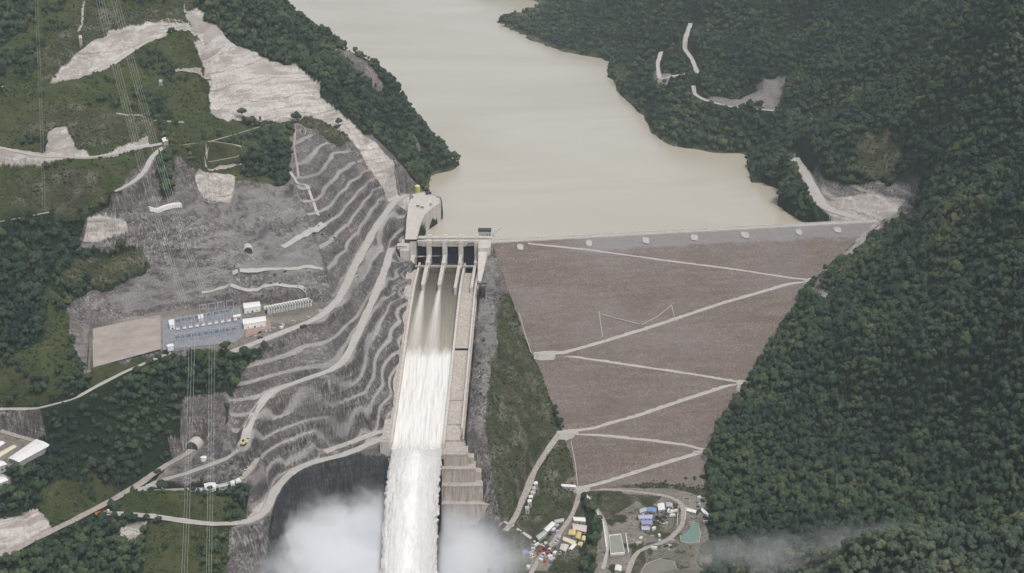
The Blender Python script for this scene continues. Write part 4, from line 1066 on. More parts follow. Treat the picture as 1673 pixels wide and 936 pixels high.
sprotos = bpy.data.collections.new('shrub_kinds')
for k in range(4):
    r = np.random.default_rng(300 + k); v, f = crown_geo(r, 1.7, 2.2, 4, 90, -.5)
    am = npmesh('shrub', v, f); am.materials.append(shrub_m); sprotos.objects.link(bpy.data.objects.new('shrub_kind_%d' % k, am))

# no-go distance to roads
segs = []
for k, (pts, w, f) in ROADS.items():
    q = RW[k]
    for a, b in zip(q[:-1], q[1:]): segs.append((a[0], a[1], b[0], b[1], w * .5 + (8.5 if k[0] in 'ML' else 3.2)))
def clear_of_roads(x, y, extra=0.):
    ok = np.ones(len(x), bool)
    for ax, ay, bx, by, w in segs:
        dx, dy = bx - ax, by - ay; t = np.clip(((x - ax) * dx + (y - ay) * dy) / (dx * dx + dy * dy + 1e-9), 0, 1)
        ok &= np.hypot(x - ax - t * dx, y - ay - t * dy) > w + extra
    return ok
def insgrid(g, x, y):
    fi = np.interp(y, YS, np.arange(NR)); fj = np.interp(x / y, TS, np.arange(NC))
    return g[np.clip(np.round(fi).astype(int), 0, NR - 1), np.clip(np.round(fj).astype(int), 0, NC - 1)]
tx_ = GX - (-101 + (GY - 2119) * 12 / 293.0)
nogo = ins | ((GY > 1770) & (GY < 2265) & (tx_ > -50) & (tx_ < 62)) | ((dam_z(GX, GY) > GZ + 1) & (GX > -30) & (GX < 560) & (GY > 1850) & (GY < 2350) & ins)
for q in ([(135,525),(265,500),(520,482),(545,500),(450,556),(380,582),(265,582),(140,615)], [(-80,700),(45,712),(92,728),(52,768),(-80,782)], [(860,840),(975,838),(962,905),(860,945),(850,900)], [(980,800),(1165,808),(1165,950),(985,950)], [(655,308),(740,305),(740,400),(655,400)], [(770,385),(850,385),(850,440),(770,440)]):
    nogo |= inpoly(U, V, q) & (GY < 2500)
def scatter(sp, y0, y1, tmax, r):
    out = []
    y = y0
    xs = []
    ys = np.arange(y0, y1, sp)
    for yv in ys:
        x = np.arange(-tmax * yv, tmax * yv, sp); xs.append(np.stack([x + r.random(len(x)) * sp * .9, yv + r.random(len(x)) * sp * .9], 1))
    return np.concatenate(xs)
r = np.random.default_rng(5)
pts = np.concatenate([scatter(5.6, 1250, 2350, .37, r), scatter(6.8, 2350, 3000, .36, r), scatter(8.5, 3000, 4600, .35, r)])
x, y = pts[:, 0], pts[:, 1]; z = terr(x, y); cv = terrc(x, y)
pu, pv_ = proj(x, y, z)
ok = (cv == 0) & ~insgrid(nogo, x, y) & (z > np.where((y > 2230) & (x > -170), 200.5, 4)) & (pv_ > -60) & (pu > -140) & (pu < 1810)
thin = insgrid(BASEZ, x, y)
dens = fbm(x / 60, y / 60, 501, 3)
ok &= ~((pu < 430) & (dens < -.62)); ok &= ~((x > -120) & (x < 60) & (y > 1800) & (y < 2260) & (pu < 905)) & ~((x > -190) & (x < -72) & (y > 2200) & (y < 2455))
tpts = np.stack([x, y, z], 1)[ok]; tpts = tpts[clear_of_roads(tpts[:, 0], tpts[:, 1])]
# scattered trees and bushes on the open slopes
b = (cv == 1) & ~insgrid(nogo, x, y) & (r.random(len(x)) < np.clip(fbm(x / 45, y / 45, 505, 3) * 1.2 + .08, 0, .8)) & (pv_ > -40)
bt = np.stack([x, y, z], 1)[b]; bt = bt[clear_of_roads(bt[:, 0], bt[:, 1])]
sh = scatter(4.2, 1450, 2700, .35, r); x, y = sh[:, 0], sh[:, 1]; z = terr(x, y); cv = terrc(x, y)
pr = np.select([cv == 1, cv == 5, cv == 2], [.55 + fbm(x / 30, y / 30, 507, 3) * .8, .62 + fbm(x / 30, y / 30, 508, 3) * .5, fbm(x / 50, y / 50, 509, 3) * .3 - .06], 0)
pr = np.where((cv == 0) & (y < 2400), .12, pr)
pu, pv_ = proj(x, y, z)
ok = (r.random(len(x)) < pr) & ~((x > -190) & (x < -72) & (y > 2200) & (y < 2455)) & ~(insgrid(nogo, x, y)) & (pv_ > -30) & (z > 3)
spts = np.stack([x, y, z], 1)[ok]; spts = spts[clear_of_roads(spts[:, 0], spts[:, 1], -2.0)]
# vegetation in the camp hollow
# nearest visible trees become individuals
def visible(p, hgt=9.):
    q = p + np.array([0, 0, hgt]); t = np.linspace(.6, .985, 90)
    X, Y, Z = q[0] * t, q[1] * t, H + (q[2] - H) * t
    return bool((Z > terr(X, Y) + 6).all())
tpts[:, 2] += np.random.default_rng(21).random(len(tpts)) * 6.5 - 4.5
dist = np.sqrt(tpts[:, 0] ** 2 + tpts[:, 1] ** 2 + (H - tpts[:, 2]) ** 2)
order = np.argsort(dist); near = []
uT, vT = proj(tpts[:, 0], tpts[:, 1], tpts[:, 2] + 8)
for i in order:
    if len(near) >= 290: break
    if -5 < uT[i] < 1678 and 0 < vT[i] < 940 and visible(tpts[i]): near.append(i)
nearset = np.zeros(len(tpts), bool); nearset[near] = True
TSC = .50 + .70 * np.random.default_rng(9).random(len(tpts)) ** 1.8
TROT = np.random.default_rng(10).random(len(tpts)) * 6.283
def plant(name, label, pts, sc, rot, coll, kind='stuff'):
    me = bpy.data.meshes.new(name); me.vertices.add(len(pts)); me.vertices.foreach_set('co', pts.astype(np.float32).ravel())
    a = me.attributes.new('size', 'FLOAT', 'POINT'); a.data.foreach_set('value', sc.astype(np.float32))
    a = me.attributes.new('turn', 'FLOAT_VECTOR', 'POINT'); rv_ = np.zeros((len(pts), 3), np.float32); rv_[:, 2] = rot; a.data.foreach_set('vector', rv_.ravel())
    a = me.attributes.new('pick', 'INT', 'POINT'); a.data.foreach_set('value', np.random.default_rng(3).integers(0, len(coll.objects), len(pts)).astype(np.int32))
    o = bpy.data.objects.new(name, me); COL.objects.link(o)
    ng = bpy.data.node_groups.new(name, 'GeometryNodeTree')
    ng.interface.new_socket('Geometry', in_out='INPUT', socket_type='NodeSocketGeometry'); ng.interface.new_socket('Geometry', in_out='OUTPUT', socket_type='NodeSocketGeometry')
    gi = ng.nodes.new('NodeGroupInput'); go = ng.nodes.new('NodeGroupOutput')
    ci_ = ng.nodes.new('GeometryNodeCollectionInfo'); ci_.inputs['Collection'].default_value = coll; ci_.inputs['Separate Children'].default_value = True; ci_.inputs['Reset Children'].default_value = True
    ip = ng.nodes.new('GeometryNodeInstanceOnPoints'); ip.inputs['Pick Instance'].default_value = True
    def att(n, t):
        q = ng.nodes.new('GeometryNodeInputNamedAttribute'); q.data_type = t; q.inputs['Name'].default_value = n; return q.outputs['Attribute']
    ng.links.new(gi.outputs[0], ip.inputs['Points']); ng.links.new(ci_.outputs[0], ip.inputs['Instance'])
    ng.links.new(att('pick', 'INT'), ip.inputs['Instance Index']); ng.links.new(att('size', 'FLOAT'), ip.inputs['Scale'])
    e2r = ng.nodes.new('FunctionNodeEulerToRotation'); ng.links.new(att('turn', 'FLOAT_VECTOR'), e2r.inputs[0]); ng.links.new(e2r.outputs[0], ip.inputs['Rotation'])
    ng.links.new(ip.outputs[0], go.inputs[0])
    md = o.modifiers.new('plants', 'NODES'); md.node_group = ng
    return tag(o, label, kind=kind)
fp = np.concatenate([tpts[~nearset], bt]); fs = np.concatenate([TSC[~nearset], .45 + .4 * np.random.default_rng(12).random(len(bt))])
fr = np.random.default_rng(13).random(len(fp)) * 6.283
_ux, _ = proj(fp[:, 0], fp[:, 1], fp[:, 2])
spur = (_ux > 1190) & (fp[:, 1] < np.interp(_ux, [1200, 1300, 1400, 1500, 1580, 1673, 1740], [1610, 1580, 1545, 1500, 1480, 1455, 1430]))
plant('forest', 'dense green rainforest covering both sides of the valley', fp[~spur], fs[~spur], fr[~spur], protos)
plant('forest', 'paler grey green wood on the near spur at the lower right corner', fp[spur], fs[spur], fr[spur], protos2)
plant('scrub', 'low bushes scattered over the grassy slopes and rock ledges', spts, .5 + 1.0 * np.random.default_rng(14).random(len(spts)), np.random.default_rng(15).random(len(spts)) * 6.283, sprotos)
print('trees', len(fp), 'shrubs', len(spts), 'near', len(near))
made = {}
def zone_label(u, v, ont):
    if ont: return 'grey green tree in the forest on the near spur at the lower right corner', 'trees on the near spur at lower right'
    if u > 1100: return 'dark green tree in the dense forest low on the right hillside', 'trees low on the right hillside'
    if v > 850: return 'green tree in the wood below the pale road at lower left', 'trees below the pale road at lower left'
    return 'green tree in the wood on the lower left slope', 'trees on the lower left slope'
for j, i in enumerate(near):
    k = j % 9
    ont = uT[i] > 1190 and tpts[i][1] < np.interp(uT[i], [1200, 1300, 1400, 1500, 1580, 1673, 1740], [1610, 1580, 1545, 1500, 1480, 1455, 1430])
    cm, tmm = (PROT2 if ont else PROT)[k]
    lb, gp = zone_label(uT[i], vT[i], ont)
    t = bpy.data.objects.new('tree', None); COL.objects.link(t); t.location = tpts[i]; t.rotation_euler = (0, 0, TROT[i]); t.scale = (TSC[i],) * 3
    tag(t, lb, 'tree', gp)
    a = bpy.data.objects.new('crown', cm); COL.objects.link(a); a.parent = t
    b_ = bpy.data.objects.new('trunk', tmm); COL.objects.link(b_); b_.parent = t
# ------------------------------------------------------------------ paints
def paint(name, c, rough=.6, var=.12, streak=True):
    m, nt, b = mat(name, rough, .3)
    n = noise(nt, pos(nt, (.8, .8, .25) if streak else (.5, .5, .5)), 1, 4, .65)
    lo_ = tuple(x * (1 - var * 2.2) for x in c); hi_ = tuple(min(1, x * (1 + var)) for x in c)
    nt.links.new(ramp(nt, n, [(.35, lo_), (.6, c), (.75, hi_)]), b.inputs['Base Color']); return m
white = paint('white_paint', (.74, .73, .71)); cream = paint('cream_paint', (.66, .58, .42)); yellow = paint('ochre_yellow_paint', (.62, .47, .17)); blue = paint('blue_sheet', (.16, .28, .50))
lav = paint('lavender_sheet', (.42, .43, .56)); greyg = paint('grey_green_sheet', (.40, .45, .42)); pink = paint('pinkish_sheet', (.58, .50, .46)); red = paint('red_paint', (.42, .07, .05)); orange = paint('orange_paint', (.62, .20, .06))
dark = paint('dark_steel', (.05, .055, .065)); steel = paint('galvanised_steel', (.42, .44, .46), .45); bsteel = paint('blue_grey_equipment', (.16, .20, .29), .5); wallg = paint('grey_render', (.40, .38, .355)); lime = paint('lime_green_paint', (.48, .55, .12))
tyre = paint('tyre_rubber', (.025, .025, .025)); glass_m, _, gb = mat('dark_glass', .12, .5); gb.inputs['Base Color'].default_value = (.03, .04, .05, 1)

def house(px, h, roofm, wallm, name, label, cat, group=None, ridge=.9, zr=None, door=True):
    """px: four roof corners in the survey picture, going round; roof at h above ground"""
    c = np.mean(px, 0); g = hit(*c); zt_ = (zr if zr is not None else g[2] + h)
    w = [P(u, v, zt_) for u, v in px]; cen = np.mean(w, 0)
    gz = float(terr(cen[0], cen[1])) if zr is None else zt_ - h
    if zr is None: pass
    e = empty(name, (cen[0], cen[1], gz), 0, label=label, cat=cat, group=group)
    L = [(p[0] - cen[0], p[1] - cen[1]) for p in w]; H_ = zt_ - gz
    if (L[1][0] - L[0][0]) * (L[2][1] - L[1][1]) - (L[1][1] - L[0][1]) * (L[2][0] - L[1][0]) < 0: L = L[::-1]
    if math.dist(L[0], L[1]) < math.dist(L[1], L[2]): L = L[1:] + L[:1]
    MB().prism([(x * .95, y * .95) for x, y in L], -2.5, H_ - .15).build('wall', wallm, e)
    # gable roof, ridge along the long side
    m1 = ((L[0][0] + L[3][0]) / 2, (L[0][1] + L[3][1]) / 2); m2 = ((L[1][0] + L[2][0]) / 2, (L[1][1] + L[2][1]) / 2)
    mb = MB()
    mb.v = [(*L[0], H_ - .14), (*L[1], H_ - .14), (*L[2], H_ - .14), (*L[3], H_ - .14), (*m1, H_ + ridge), (*m2, H_ + ridge)]
    mb.f = [(0, 1, 5, 4), (2, 3, 4, 5), (0, 4, 3), (1, 2, 5), (3, 2, 1, 0)]
    mb.build('roof', roofm, e)
    if door:
        # door and windows on the wall that looks towards the valley floor (lowest y)
        sides = [(L[i], L[(i + 1) % 4]) for i in range(4)]; s = min(sides, key=lambda q: q[0][1] + q[1][1])
        a, b = np.array(s[0]) * .95, np.array(s[1]) * .95; d = (b - a); ln = np.linalg.norm(d); d /= ln; o_ = np.array([d[1], -d[0]])
        if np.dot(o_, (a + b) / 2) < 0: o_ = -o_
        def pan(t, w_, z0, z1, nm, m):
            p = a + d * ln * t; q0, q1 = p - d * w_ / 2, p + d * w_ / 2
            MB().hexa([(*q0, z0), (*q1, z0), (*(q1 + o_ * .12), z0), (*(q0 + o_ * .12), z0), (*q0, z1), (*q1, z1), (*(q1 + o_ * .12), z1), (*(q0 + o_ * .12), z1)]).build(nm, m, e)
        pan(.5, min(2.2, ln * .3), 0, min(2.4, H_ * .7), 'door', dark)
        if ln > 7:
            for t in (.2, .8): pan(t, 1.6, 1.0, min(2.2, H_ * .7), 'window', glass_m)
    return e
def wheels(e, xs, w, r=.5):
    for x in xs:
        for s in (-1, 1): MB().tube((x, s * w, r), (x, s * (w + .35), r), r, 12).build('wheel', tyre, e)
def face_along(u, v, du, dv):
    a, b = hit(u, v), hit(u + du, v + dv); return math.atan2(b[1] - a[1], b[0] - a[0])
def truck(u, v, rz, cabm, bodym, label, L=8.5, group=None, box=True, h=2.6, s=1.0):
    p = hit(u, v); e = empty('truck', (p[0], p[1], p[2] + .5), rz, label=label, cat='truck', group=group); e.scale = (s, s, s)
    MB().box(-L / 2, L / 2, -.9, .9, .55, .95).build('chassis', dark, e)
    c = MB().hexa([(L/2-2, -1.2, .95), (L/2, -1.2, .95), (L/2, 1.2, .95), (L/2-2, 1.2, .95), (L/2-2, -1.15, 2.9), (L/2-.5, -1.1, 2.9), (L/2-.5, 1.1, 2.9), (L/2-2, 1.15, 2.9)]).build('cab', cabm, e)
    MB().hexa([(L/2-.18, -1, 1.8), (L/2-.16, -1, 1.8), (L/2-.16, 1, 1.8), (L/2-.18, 1, 1.8), (L/2-.47, -1, 2.7), (L/2-.40, -1, 2.7), (L/2-.40, 1, 2.7), (L/2-.47, 1, 2.7)]).build('windscreen', glass_m, c)
    if box: MB().box(-L / 2, L / 2 - 2.3, -1.25, 1.25, 1.0, 1.0 + h).build('cargo_box', bodym, e)
    else:
        mb = MB().box(-L/2, L/2-2.3, -1.25, 1.25, 1.0, 1.25); mb.box(-L/2, L/2-2.3, -1.25, -1.12, 1.25, 2.3).box(-L/2, L/2-2.3, 1.12, 1.25, 1.25, 2.3).box(-L/2, -L/2+.12, -1.1, 1.1, 1.25, 2.2).box(L/2-2.45, L/2-2.3, -1.1, 1.1, 1.25, 2.6)
        mb.build('dump_bed', bodym, e)
    wheels(e, (-L/2 + 1.1, -L/2 + 2.3, L/2 - 1.1), .85); return e
def car(u, v, rz, m, label, group=None, s=1.0):
    p = hit(u, v); e = empty('car', (p[0], p[1], p[2] + .45), rz, label=label, cat='car', group=group); e.scale = (s, s, s)
    MB().hexa([(-2.4, -.9, .35), (2.4, -.9, .35), (2.4, .9, .35), (-2.4, .9, .35), (-2.35, -.88, 1.05), (2.3, -.85, .95), (2.3, .85, .95), (-2.35, .88, 1.05)]).build('body', m, e)
    MB().hexa([(-1.9, -.82, 1.05), (1.1, -.82, 1.0), (1.1, .82, 1.0), (-1.9, .82, 1.05), (-1.5, -.7, 1.65), (.4, -.7, 1.65), (.4, .7, 1.65), (-1.5, .7, 1.65)]).build('cabin', glass_m, e)
    wheels(e, (-1.5, 1.5), .6, .36); return e
def excavator(u, v, rz, label, m=None, s=1.0):
    m = m or yellow
    p = hit(u, v); e = empty('excavator', (p[0], p[1], p[2] + .45), rz, label=label, cat='excavator'); e.scale = (s, s, s)
    for q in (-1.2, 1.2): MB().box(-2.2, 2.2, q - .35, q + .35, 0, .9).build('track', tyre, e)
    MB().box(-2.2, 1.3, -1.3, 1.3, 1.0, 2.1).build('body', m, e); MB().box(.1, 1.6, .1, 1.3, 2.1, 3.3).build('cab', glass_m, e)
    MB().tube((1.2, -.3, 1.8), (4.2, -.3, 4.6), .32, 6).tube((4.2, -.3, 4.6), (6.2, -.3, 2.4), .25, 6).build('boom', m, e)
    MB().hexa([(5.8, -.8, 1.3), (6.8, -.8, 1.3), (6.8, .2, 1.3), (5.8, .2, 1.3), (5.6, -.8, 2.5), (6.5, -.8, 2.5), (6.5, .2, 2.5), (5.6, .2, 2.5)]).build('bucket', dark, e); return e

# ------------------------------------------------------------------ gate house things
p = np.array([cx(2240) + A1 + 8, 2262.0, 220]); e = empty('hoist_house', tuple(p), 0, label='dark boxy hoist house at the right end of the gates', cat='building')
MB().box(-9, 9, -4, 4, -1, 8).build('wall', wallg, e); MB().box(-9.4, 9.4, -4.4, 4.4, 8, 11).build('roof', dark, e)
MB().box(-3, -1, -4.15, -4.0, 0, 3).build('door', dark, e)
for q in (3, 6): MB().box(q, q + 1.6, -4.15, -4.0, 2, 4).build('window', glass_m, e)
p = P(806, 384, 222); e = empty('crane', (p[0], p[1], 220.5), 0, label='small steel crane with a slanting lattice boom on the dam crest', cat='crane')
MB().box(-1.5, 1.5, -1.5, 1.5, 0, 2.2).build('cab', steel, e)
mb = MB(); 
for s in (-.5, .5): mb.tube((0, s, 2), (12, s * .4, 13), .22, 5)
for k in range(7): mb.tube((k * 12 / 7, -.45, 2 + k * 11 / 7), ((k + 1) * 12 / 7, .45, 2 + (k + 1) * 11 / 7), .12, 4)
mb.build('boom', steel, e); MB().tube((12, 0, 13), (12, 0, 6), .08, 4).build('hoist_cable', dark, e); MB().tube((-3, 0, 2.5), (12, 0, 13.2), .08, 4).build('stay_cable', dark, e)
p = hit(682, 314); e = empty('silo', (p[0], p[1], p[2]), 0, label='lime green silo with a pale top at the foot of the left ridge', cat='silo')
MB().tube((0, 0, -2), (0, 0, 10), 4.2, 24).build('tank', lime, e, smooth=False); MB().tube((0, 0, 10), (0, 0, 12), 4.3, 24, 1.2).build('roof', cream, e)
mb = MB()
for s in (-.25, .25): mb.tube((s, -4.35, 0), (s, -4.35, 10), .06, 4)
for k in range(12): mb.tube((-.25, -4.35, k * .8 + .4), (.25, -4.35, k * .8 + .4), .04, 4)
mb.build('ladder', dark, e)
def on_platform(e, u, v, z=229.0):
    q = P(u, v, z + .3); e.location = (q[0], q[1], 229.0 + .2)
for k, (u, v, m, lb, r_) in enumerate([(683, 337, dark, 'dark car parked on the intake platform near the rock wall', .3), (690, 339, dark, 'second dark car on the intake platform, to the right of its neighbour', .2), (704, 334, steel, 'grey car on the intake platform beside the retaining wall', 1.0)]):
    on_platform(car(690, 350, r_, m, lb, 'cars parked on the intake platform', 1.15), u, v)
e = truck(690, 350, .4, dark, dark, 'dark truck at the far edge of the intake platform by the water', 9, box=True); on_platform(e, 700, 317)

# ------------------------------------------------------------------ switchyard
SA, SB = hit(288, 533), hit(393, 514); SR = math.atan2(SB[1] - SA[1], SB[0] - SA[0])
def gantry(u, v, wd, ht, label, group, m=steel, arms=3):
    p = hit(u, v); e = empty('gantry', (p[0], p[1], 224), SR, label=label, cat='gantry', group=group)
    for s in (-1, 1):
        mb = MB(); x = s * wd / 2
        mb.tube((x, -1.2, 0), (x, 0, ht), .34, 5).tube((x, 1.2, 0), (x, 0, ht), .34, 5)
        for k in range(1, 5): mb.tube((x, -1.2 * (1 - k / 5), ht * k / 5), (x, 1.2 * (1 - k / 5), ht * k / 5), .1, 4)
        mb.build('post', m, e)
    mb = MB().tube((-wd/2, -.4, ht - .8), (wd/2, -.4, ht - .8), .12, 5).tube((-wd/2, .4, ht - .8), (wd/2, .4, ht - .8), .12, 5).tube((-wd/2, 0, ht), (wd/2, 0, ht), .14, 5)
    n_ = 8
    for k in range(n_): mb.tube((-wd/2 + wd * k / n_, -.4, ht - .8), (-wd/2 + wd * (k + 1) / n_, 0, ht), .07, 4)
    mb.build('beam', m, e)
    for k in range(arms):
        x = -wd/2 + wd * (k + .5) / arms; MB().tube((x, 0, ht - .9), (x, 0, ht - 3.2), .18, 6).build('insulator', bsteel, e)
    return e
rows = [('back', 332, 512, 376, 505, 4), ('middle', 292, 536, 386, 520, 7), ('front', 292, 560, 384, 546, 7)]
for rn, u0, v0, u1, v1, n_ in rows:
    for k in range(n_):
        u, v = u0 + (u1 - u0) * k / (n_ - 1), v0 + (v1 - v0) * k / (n_ - 1)
        gantry(u, v, 8.6, 12 if rn != 'middle' else 14, 'lattice steel gantry in the %s row of the switchyard' % rn, 'switchyard gantries of the %s row' % rn)
def apparatus(u, v, label, group, blue_=True):
    p = hit(u, v); e = empty('breaker', (p[0], p[1], 224), SR, label=label, cat='circuit breaker', group=group)
    MB().box(-2.6, 2.6, -.9, .9, 0, 1.6).build('base', bsteel, e); MB().box(-2.2, 2.2, -.7, .7, 1.6, 3.4).build('tank', bsteel if blue_ else white, e)
    for q in (-1.5, 0, 1.5): MB().tube((q, 0, 3.4), (q, 0, 6.2), .28, 7, .16).build('bushing', steel if blue_ else white, e)
for k in range(11):
    apparatus(290 + 9.2 * k, 553 - 1.35 * k, 'blue grey circuit breaker in the front line of the switchyard', 'front line of blue circuit breakers')
for k in range(10):
    apparatus(291 + 10.4 * k, 540.5 - 1.7 * k, 'pale circuit breaker in the middle line of the switchyard', 'middle line of pale circuit breakers', False)
for k in range(10):
    apparatus(280 + 10.4 * k, 528 - 2.1 * k, 'blue grey circuit breaker in the back line by the rock wall', 'back line of blue circuit breakers')
yd, nt, bs = mat('yard_slab', .9, .1); nt.links.new(ramp(nt, noise(nt, pos(nt), .3, 4, .6), [(.3, (.15, .16, .175)), (.7, (.27, .275, .285))]), bs.inputs['Base Color'])
def pad(px, z, m, label, name='yard'):
    w = [P(u, v, z) for u, v in px]; 
    o = link(name, npmesh(name, [tuple(q) for q in w], [tuple(range(len(w)))] if True else None), m); return tag(o, label, kind='structure')
pad([(266,572),(266,522),(395,503),(398,548),(385,559)], 224.35, yd, 'bluish gravel floor of the switchyard')
rs, nt, bs = mat('red_soil', .95, .1); nt.links.new(ramp(nt, noise(nt, pos(nt), .25, 5, .7), [(.3, (.24, .15, .12)), (.7, (.36, .28, .25))]), bs.inputs['Base Color'])
pad([(400,526),(440,520),(444,536),(402,551)], 224.4, rs, 'reddish earth beside the switchyard')
rb, nt, bs = mat('beige_earth', .95, .1); nt.links.new(ramp(nt, noise(nt, pos(nt, (.06, .06, .06)), 1, 7, .72, .3), [(.3, (.24, .205, .18)), (.5, (.31, .27, .24)), (.7, (.37, .33, .295))]), bs.inputs['Base Color'])
pad([(151,537),(262,514),(263,570),(215,583),(152,600)], 224.35, rb, 'bare beige earth platform left of the switchyard')
house([(275,523),(284,521),(286,530),(277,532)], 6, white, white, 'building', 'small white box building at the left end of the switchyard', 'building', ridge=.3)
house([(323,514),(332,513),(333,520),(324,521)], 6, white, white, 'building', 'small white cube building between the back switchyard rows', 'building', ridge=.3)
house([(272,563),(283,561),(284,565),(274,567)], 5, white, white, 'building', 'low white hut at the front left corner of the switchyard', 'hut', ridge=.3)
house([(397,495),(424,492),(426,500),(398,504)], 7, white, white, 'building', 'plain white hall against the rock wall behind the switchyard', 'building', ridge=.8)
house([(396,521),(434,516),(435,524),(397,530)], 7, white, white, 'building', 'long white roofed hall at the right end of the switchyard', 'building', ridge=.8)
house([(380,515),(393,512),(393,516),(381,518)], 5, white, wallg, 'building', 'narrow white roofed shed joining the switchyard rows', 'shed', ridge=.4)
for k in range(17):
    u, v = 436 + 4.3 * k, 512 - .85 * k
    p = hit(u, v); e = empty('transformer', (p[0], p[1], 224), SR, label='white power transformer between fire walls in the long row', cat='transformer', group='row of white transformers')
    MB().box(-1.0, 1.0, -3.5, 5, 0, 3.6).build('tank', dark, e); MB().box(1.1, 1.8, -5, 7.5, 0, 7.6).build('fire_wall', white, e); MB().box(-1.1, 1.1, 5.2, 8, 0, 7.0).build('cabinet', white, e)
    MB().box(-.9, .9, -5.2, -3.6, .3, 4).build('radiator', steel, e)
    MB().tube((0, 1, 5.2), (0, 1, 7.4), .22, 6, .12).build('bushing', wallg, e)
a, b = hit(146, 540), hit(143, 606)
mb = MB(); cen = (a + b) / 2; dd_ = (b - a)[:2] / np.linalg.norm((b - a)[:2]); L_ = np.linalg.norm((b - a)[:2])
e = empty('boundary_fence', (cen[0], cen[1], 223), math.atan2(dd_[1], dd_[0]), label='dark boundary fence along the left edge of the beige platform', cat='fence')
MB().box(-L_/2, L_/2, -.15, .15, -1, 3.2).build('fence_panel', dark, e)
for k in range(9): MB().box(-L_/2 + L_ * k / 8 - .2, -L_/2 + L_ * k / 8 + .2, -.3, .3, -2, 4).build('post', dark, e)
truck(496, 536, face_along(490, 537, 12, -3), dark, dark, 'dark truck on the pale road right of the switchyard', 9.5)
car(425, 553, face_along(420, 553, 10, -2), dark, 'dark car on the pale road below the red earth', s=1.4)

# ------------------------------------------------------------------ left warehouses, gorge side camp
def proof(px, lb, m=white, h=6, **k): return house(px, h, m, wallg, 'warehouse', lb, 'warehouse', 'pale warehouses at the left edge', zr=148 + h, **k)
proof([(59,717),(83,727),(31,755),(13,748)], 'biggest pale warehouse roof on the lower left slope, farthest right of its group')
proof([(20,727),(28,729),(-4,749),(-12,744)], 'long narrow cream roof beside the biggest warehouse', cream)
proof([(0,720),(9,723),(-10,736),(-20,731)], 'pale warehouse cut by the left edge above the long narrow cream roof')
proof([(-12,750),(2,752),(12,758),(-6,764)], 'low white warehouse at the left edge below the long narrow cream roof')
house([(-20,782),(4,778),(14,784),(-12,794)], 4, white, wallg, 'shed', 'white roofed shed at the left edge below the warehouses', 'shed')
truck(168, 841, face_along(160, 842, 20, -4), white, orange, 'orange dump truck at the road fork on the lower left', 11, box=False, s=1.5)
excavator(398, 727, 1.2, 'yellow excavator on the pale bench road of the cut', s=1.6)
house([(333,790),(352,788),(353,796),(335,798)], 4.5, white, white, 'site_cabin', 'largest white site cabin on the narrow terrace road', 'cabin', 'site cabins on the terrace road')
house([(376,786),(383,785),(384,790),(377,791)], 3.5, white, white, 'site_cabin', 'small white site cabin right of the largest one on the terrace road', 'cabin', 'site cabins on the terrace road')
house([(385,783),(392,781),(393,786),(386,788)], 3.5, white, white, 'site_cabin', 'small white site cabin farthest up the narrow terrace road', 'cabin', 'site cabins on the terrace road')
house([(310,799),(330,797),(331,801),(311,803)], 3, lav, wallg, 'site_cabin', 'low grey site cabin left of the largest white one', 'cabin', 'site cabins on the terrace road')
house([(356,791),(371,789),(372,793),(357,796)], 3, steel, wallg, 'site_cabin', 'low grey site cabin between the white ones', 'cabin', 'site cabins on the terrace road')
car(403, 767, 1.2, white, 'white car high on the narrow terrace road', s=1.5)
p = hit(333, 752); e = empty('water_tank', (p[0], p[1], p[2] - .3), 0, label='round pale water tank above the pale bench road', cat='tank')
MB().tube((0, 0, 0), (0, 0, 4.5), 3.6, 20).build('tank_shell', white, e); MB().tube((0, 0, 4.5), (0, 0, 5.4), 3.7, 20, .6).build('roof', white, e)
def barrier(p0, p1, label, h=2.2, w=.8, m=None, n=8):
    a, b = hit(*p0), hit(*p1); e = empty('barrier_wall', tuple((a + b) / 2), 0, label=label, cat='wall'); mb = MB(); c_ = (a + b) / 2
    q = [a + (b - a) * k / n for k in range(n + 1)]; dn = (b - a)[:2] / np.linalg.norm((b - a)[:2]); nn_ = np.array([-dn[1], dn[0]]) * w / 2
    for s, t in zip(q[:-1], q[1:]):
        zs, ztt = float(terr(s[0], s[1])), float(terr(t[0], t[1])); s_ = s[:2] - c_[:2]; t_ = t[:2] - c_[:2]
        mb.hexa([(*(s_ - nn_), zs - 1.5 - c_[2]), (*(t_ - nn_), ztt - 1.5 - c_[2]), (*(t_ + nn_), ztt - 1.5 - c_[2]), (*(s_ + nn_), zs - 1.5 - c_[2]), (*(s_ - nn_), zs + h - c_[2]), (*(t_ - nn_), ztt + h - c_[2]), (*(t_ + nn_), ztt + h - c_[2]), (*(s_ + nn_), zs + h - c_[2])])
    mb.build('wall_panel', m or white, e); return e
barrier((239, 795), (267, 797), 'white barrier wall beside the road fork above the grass', 2.4, 1.2)
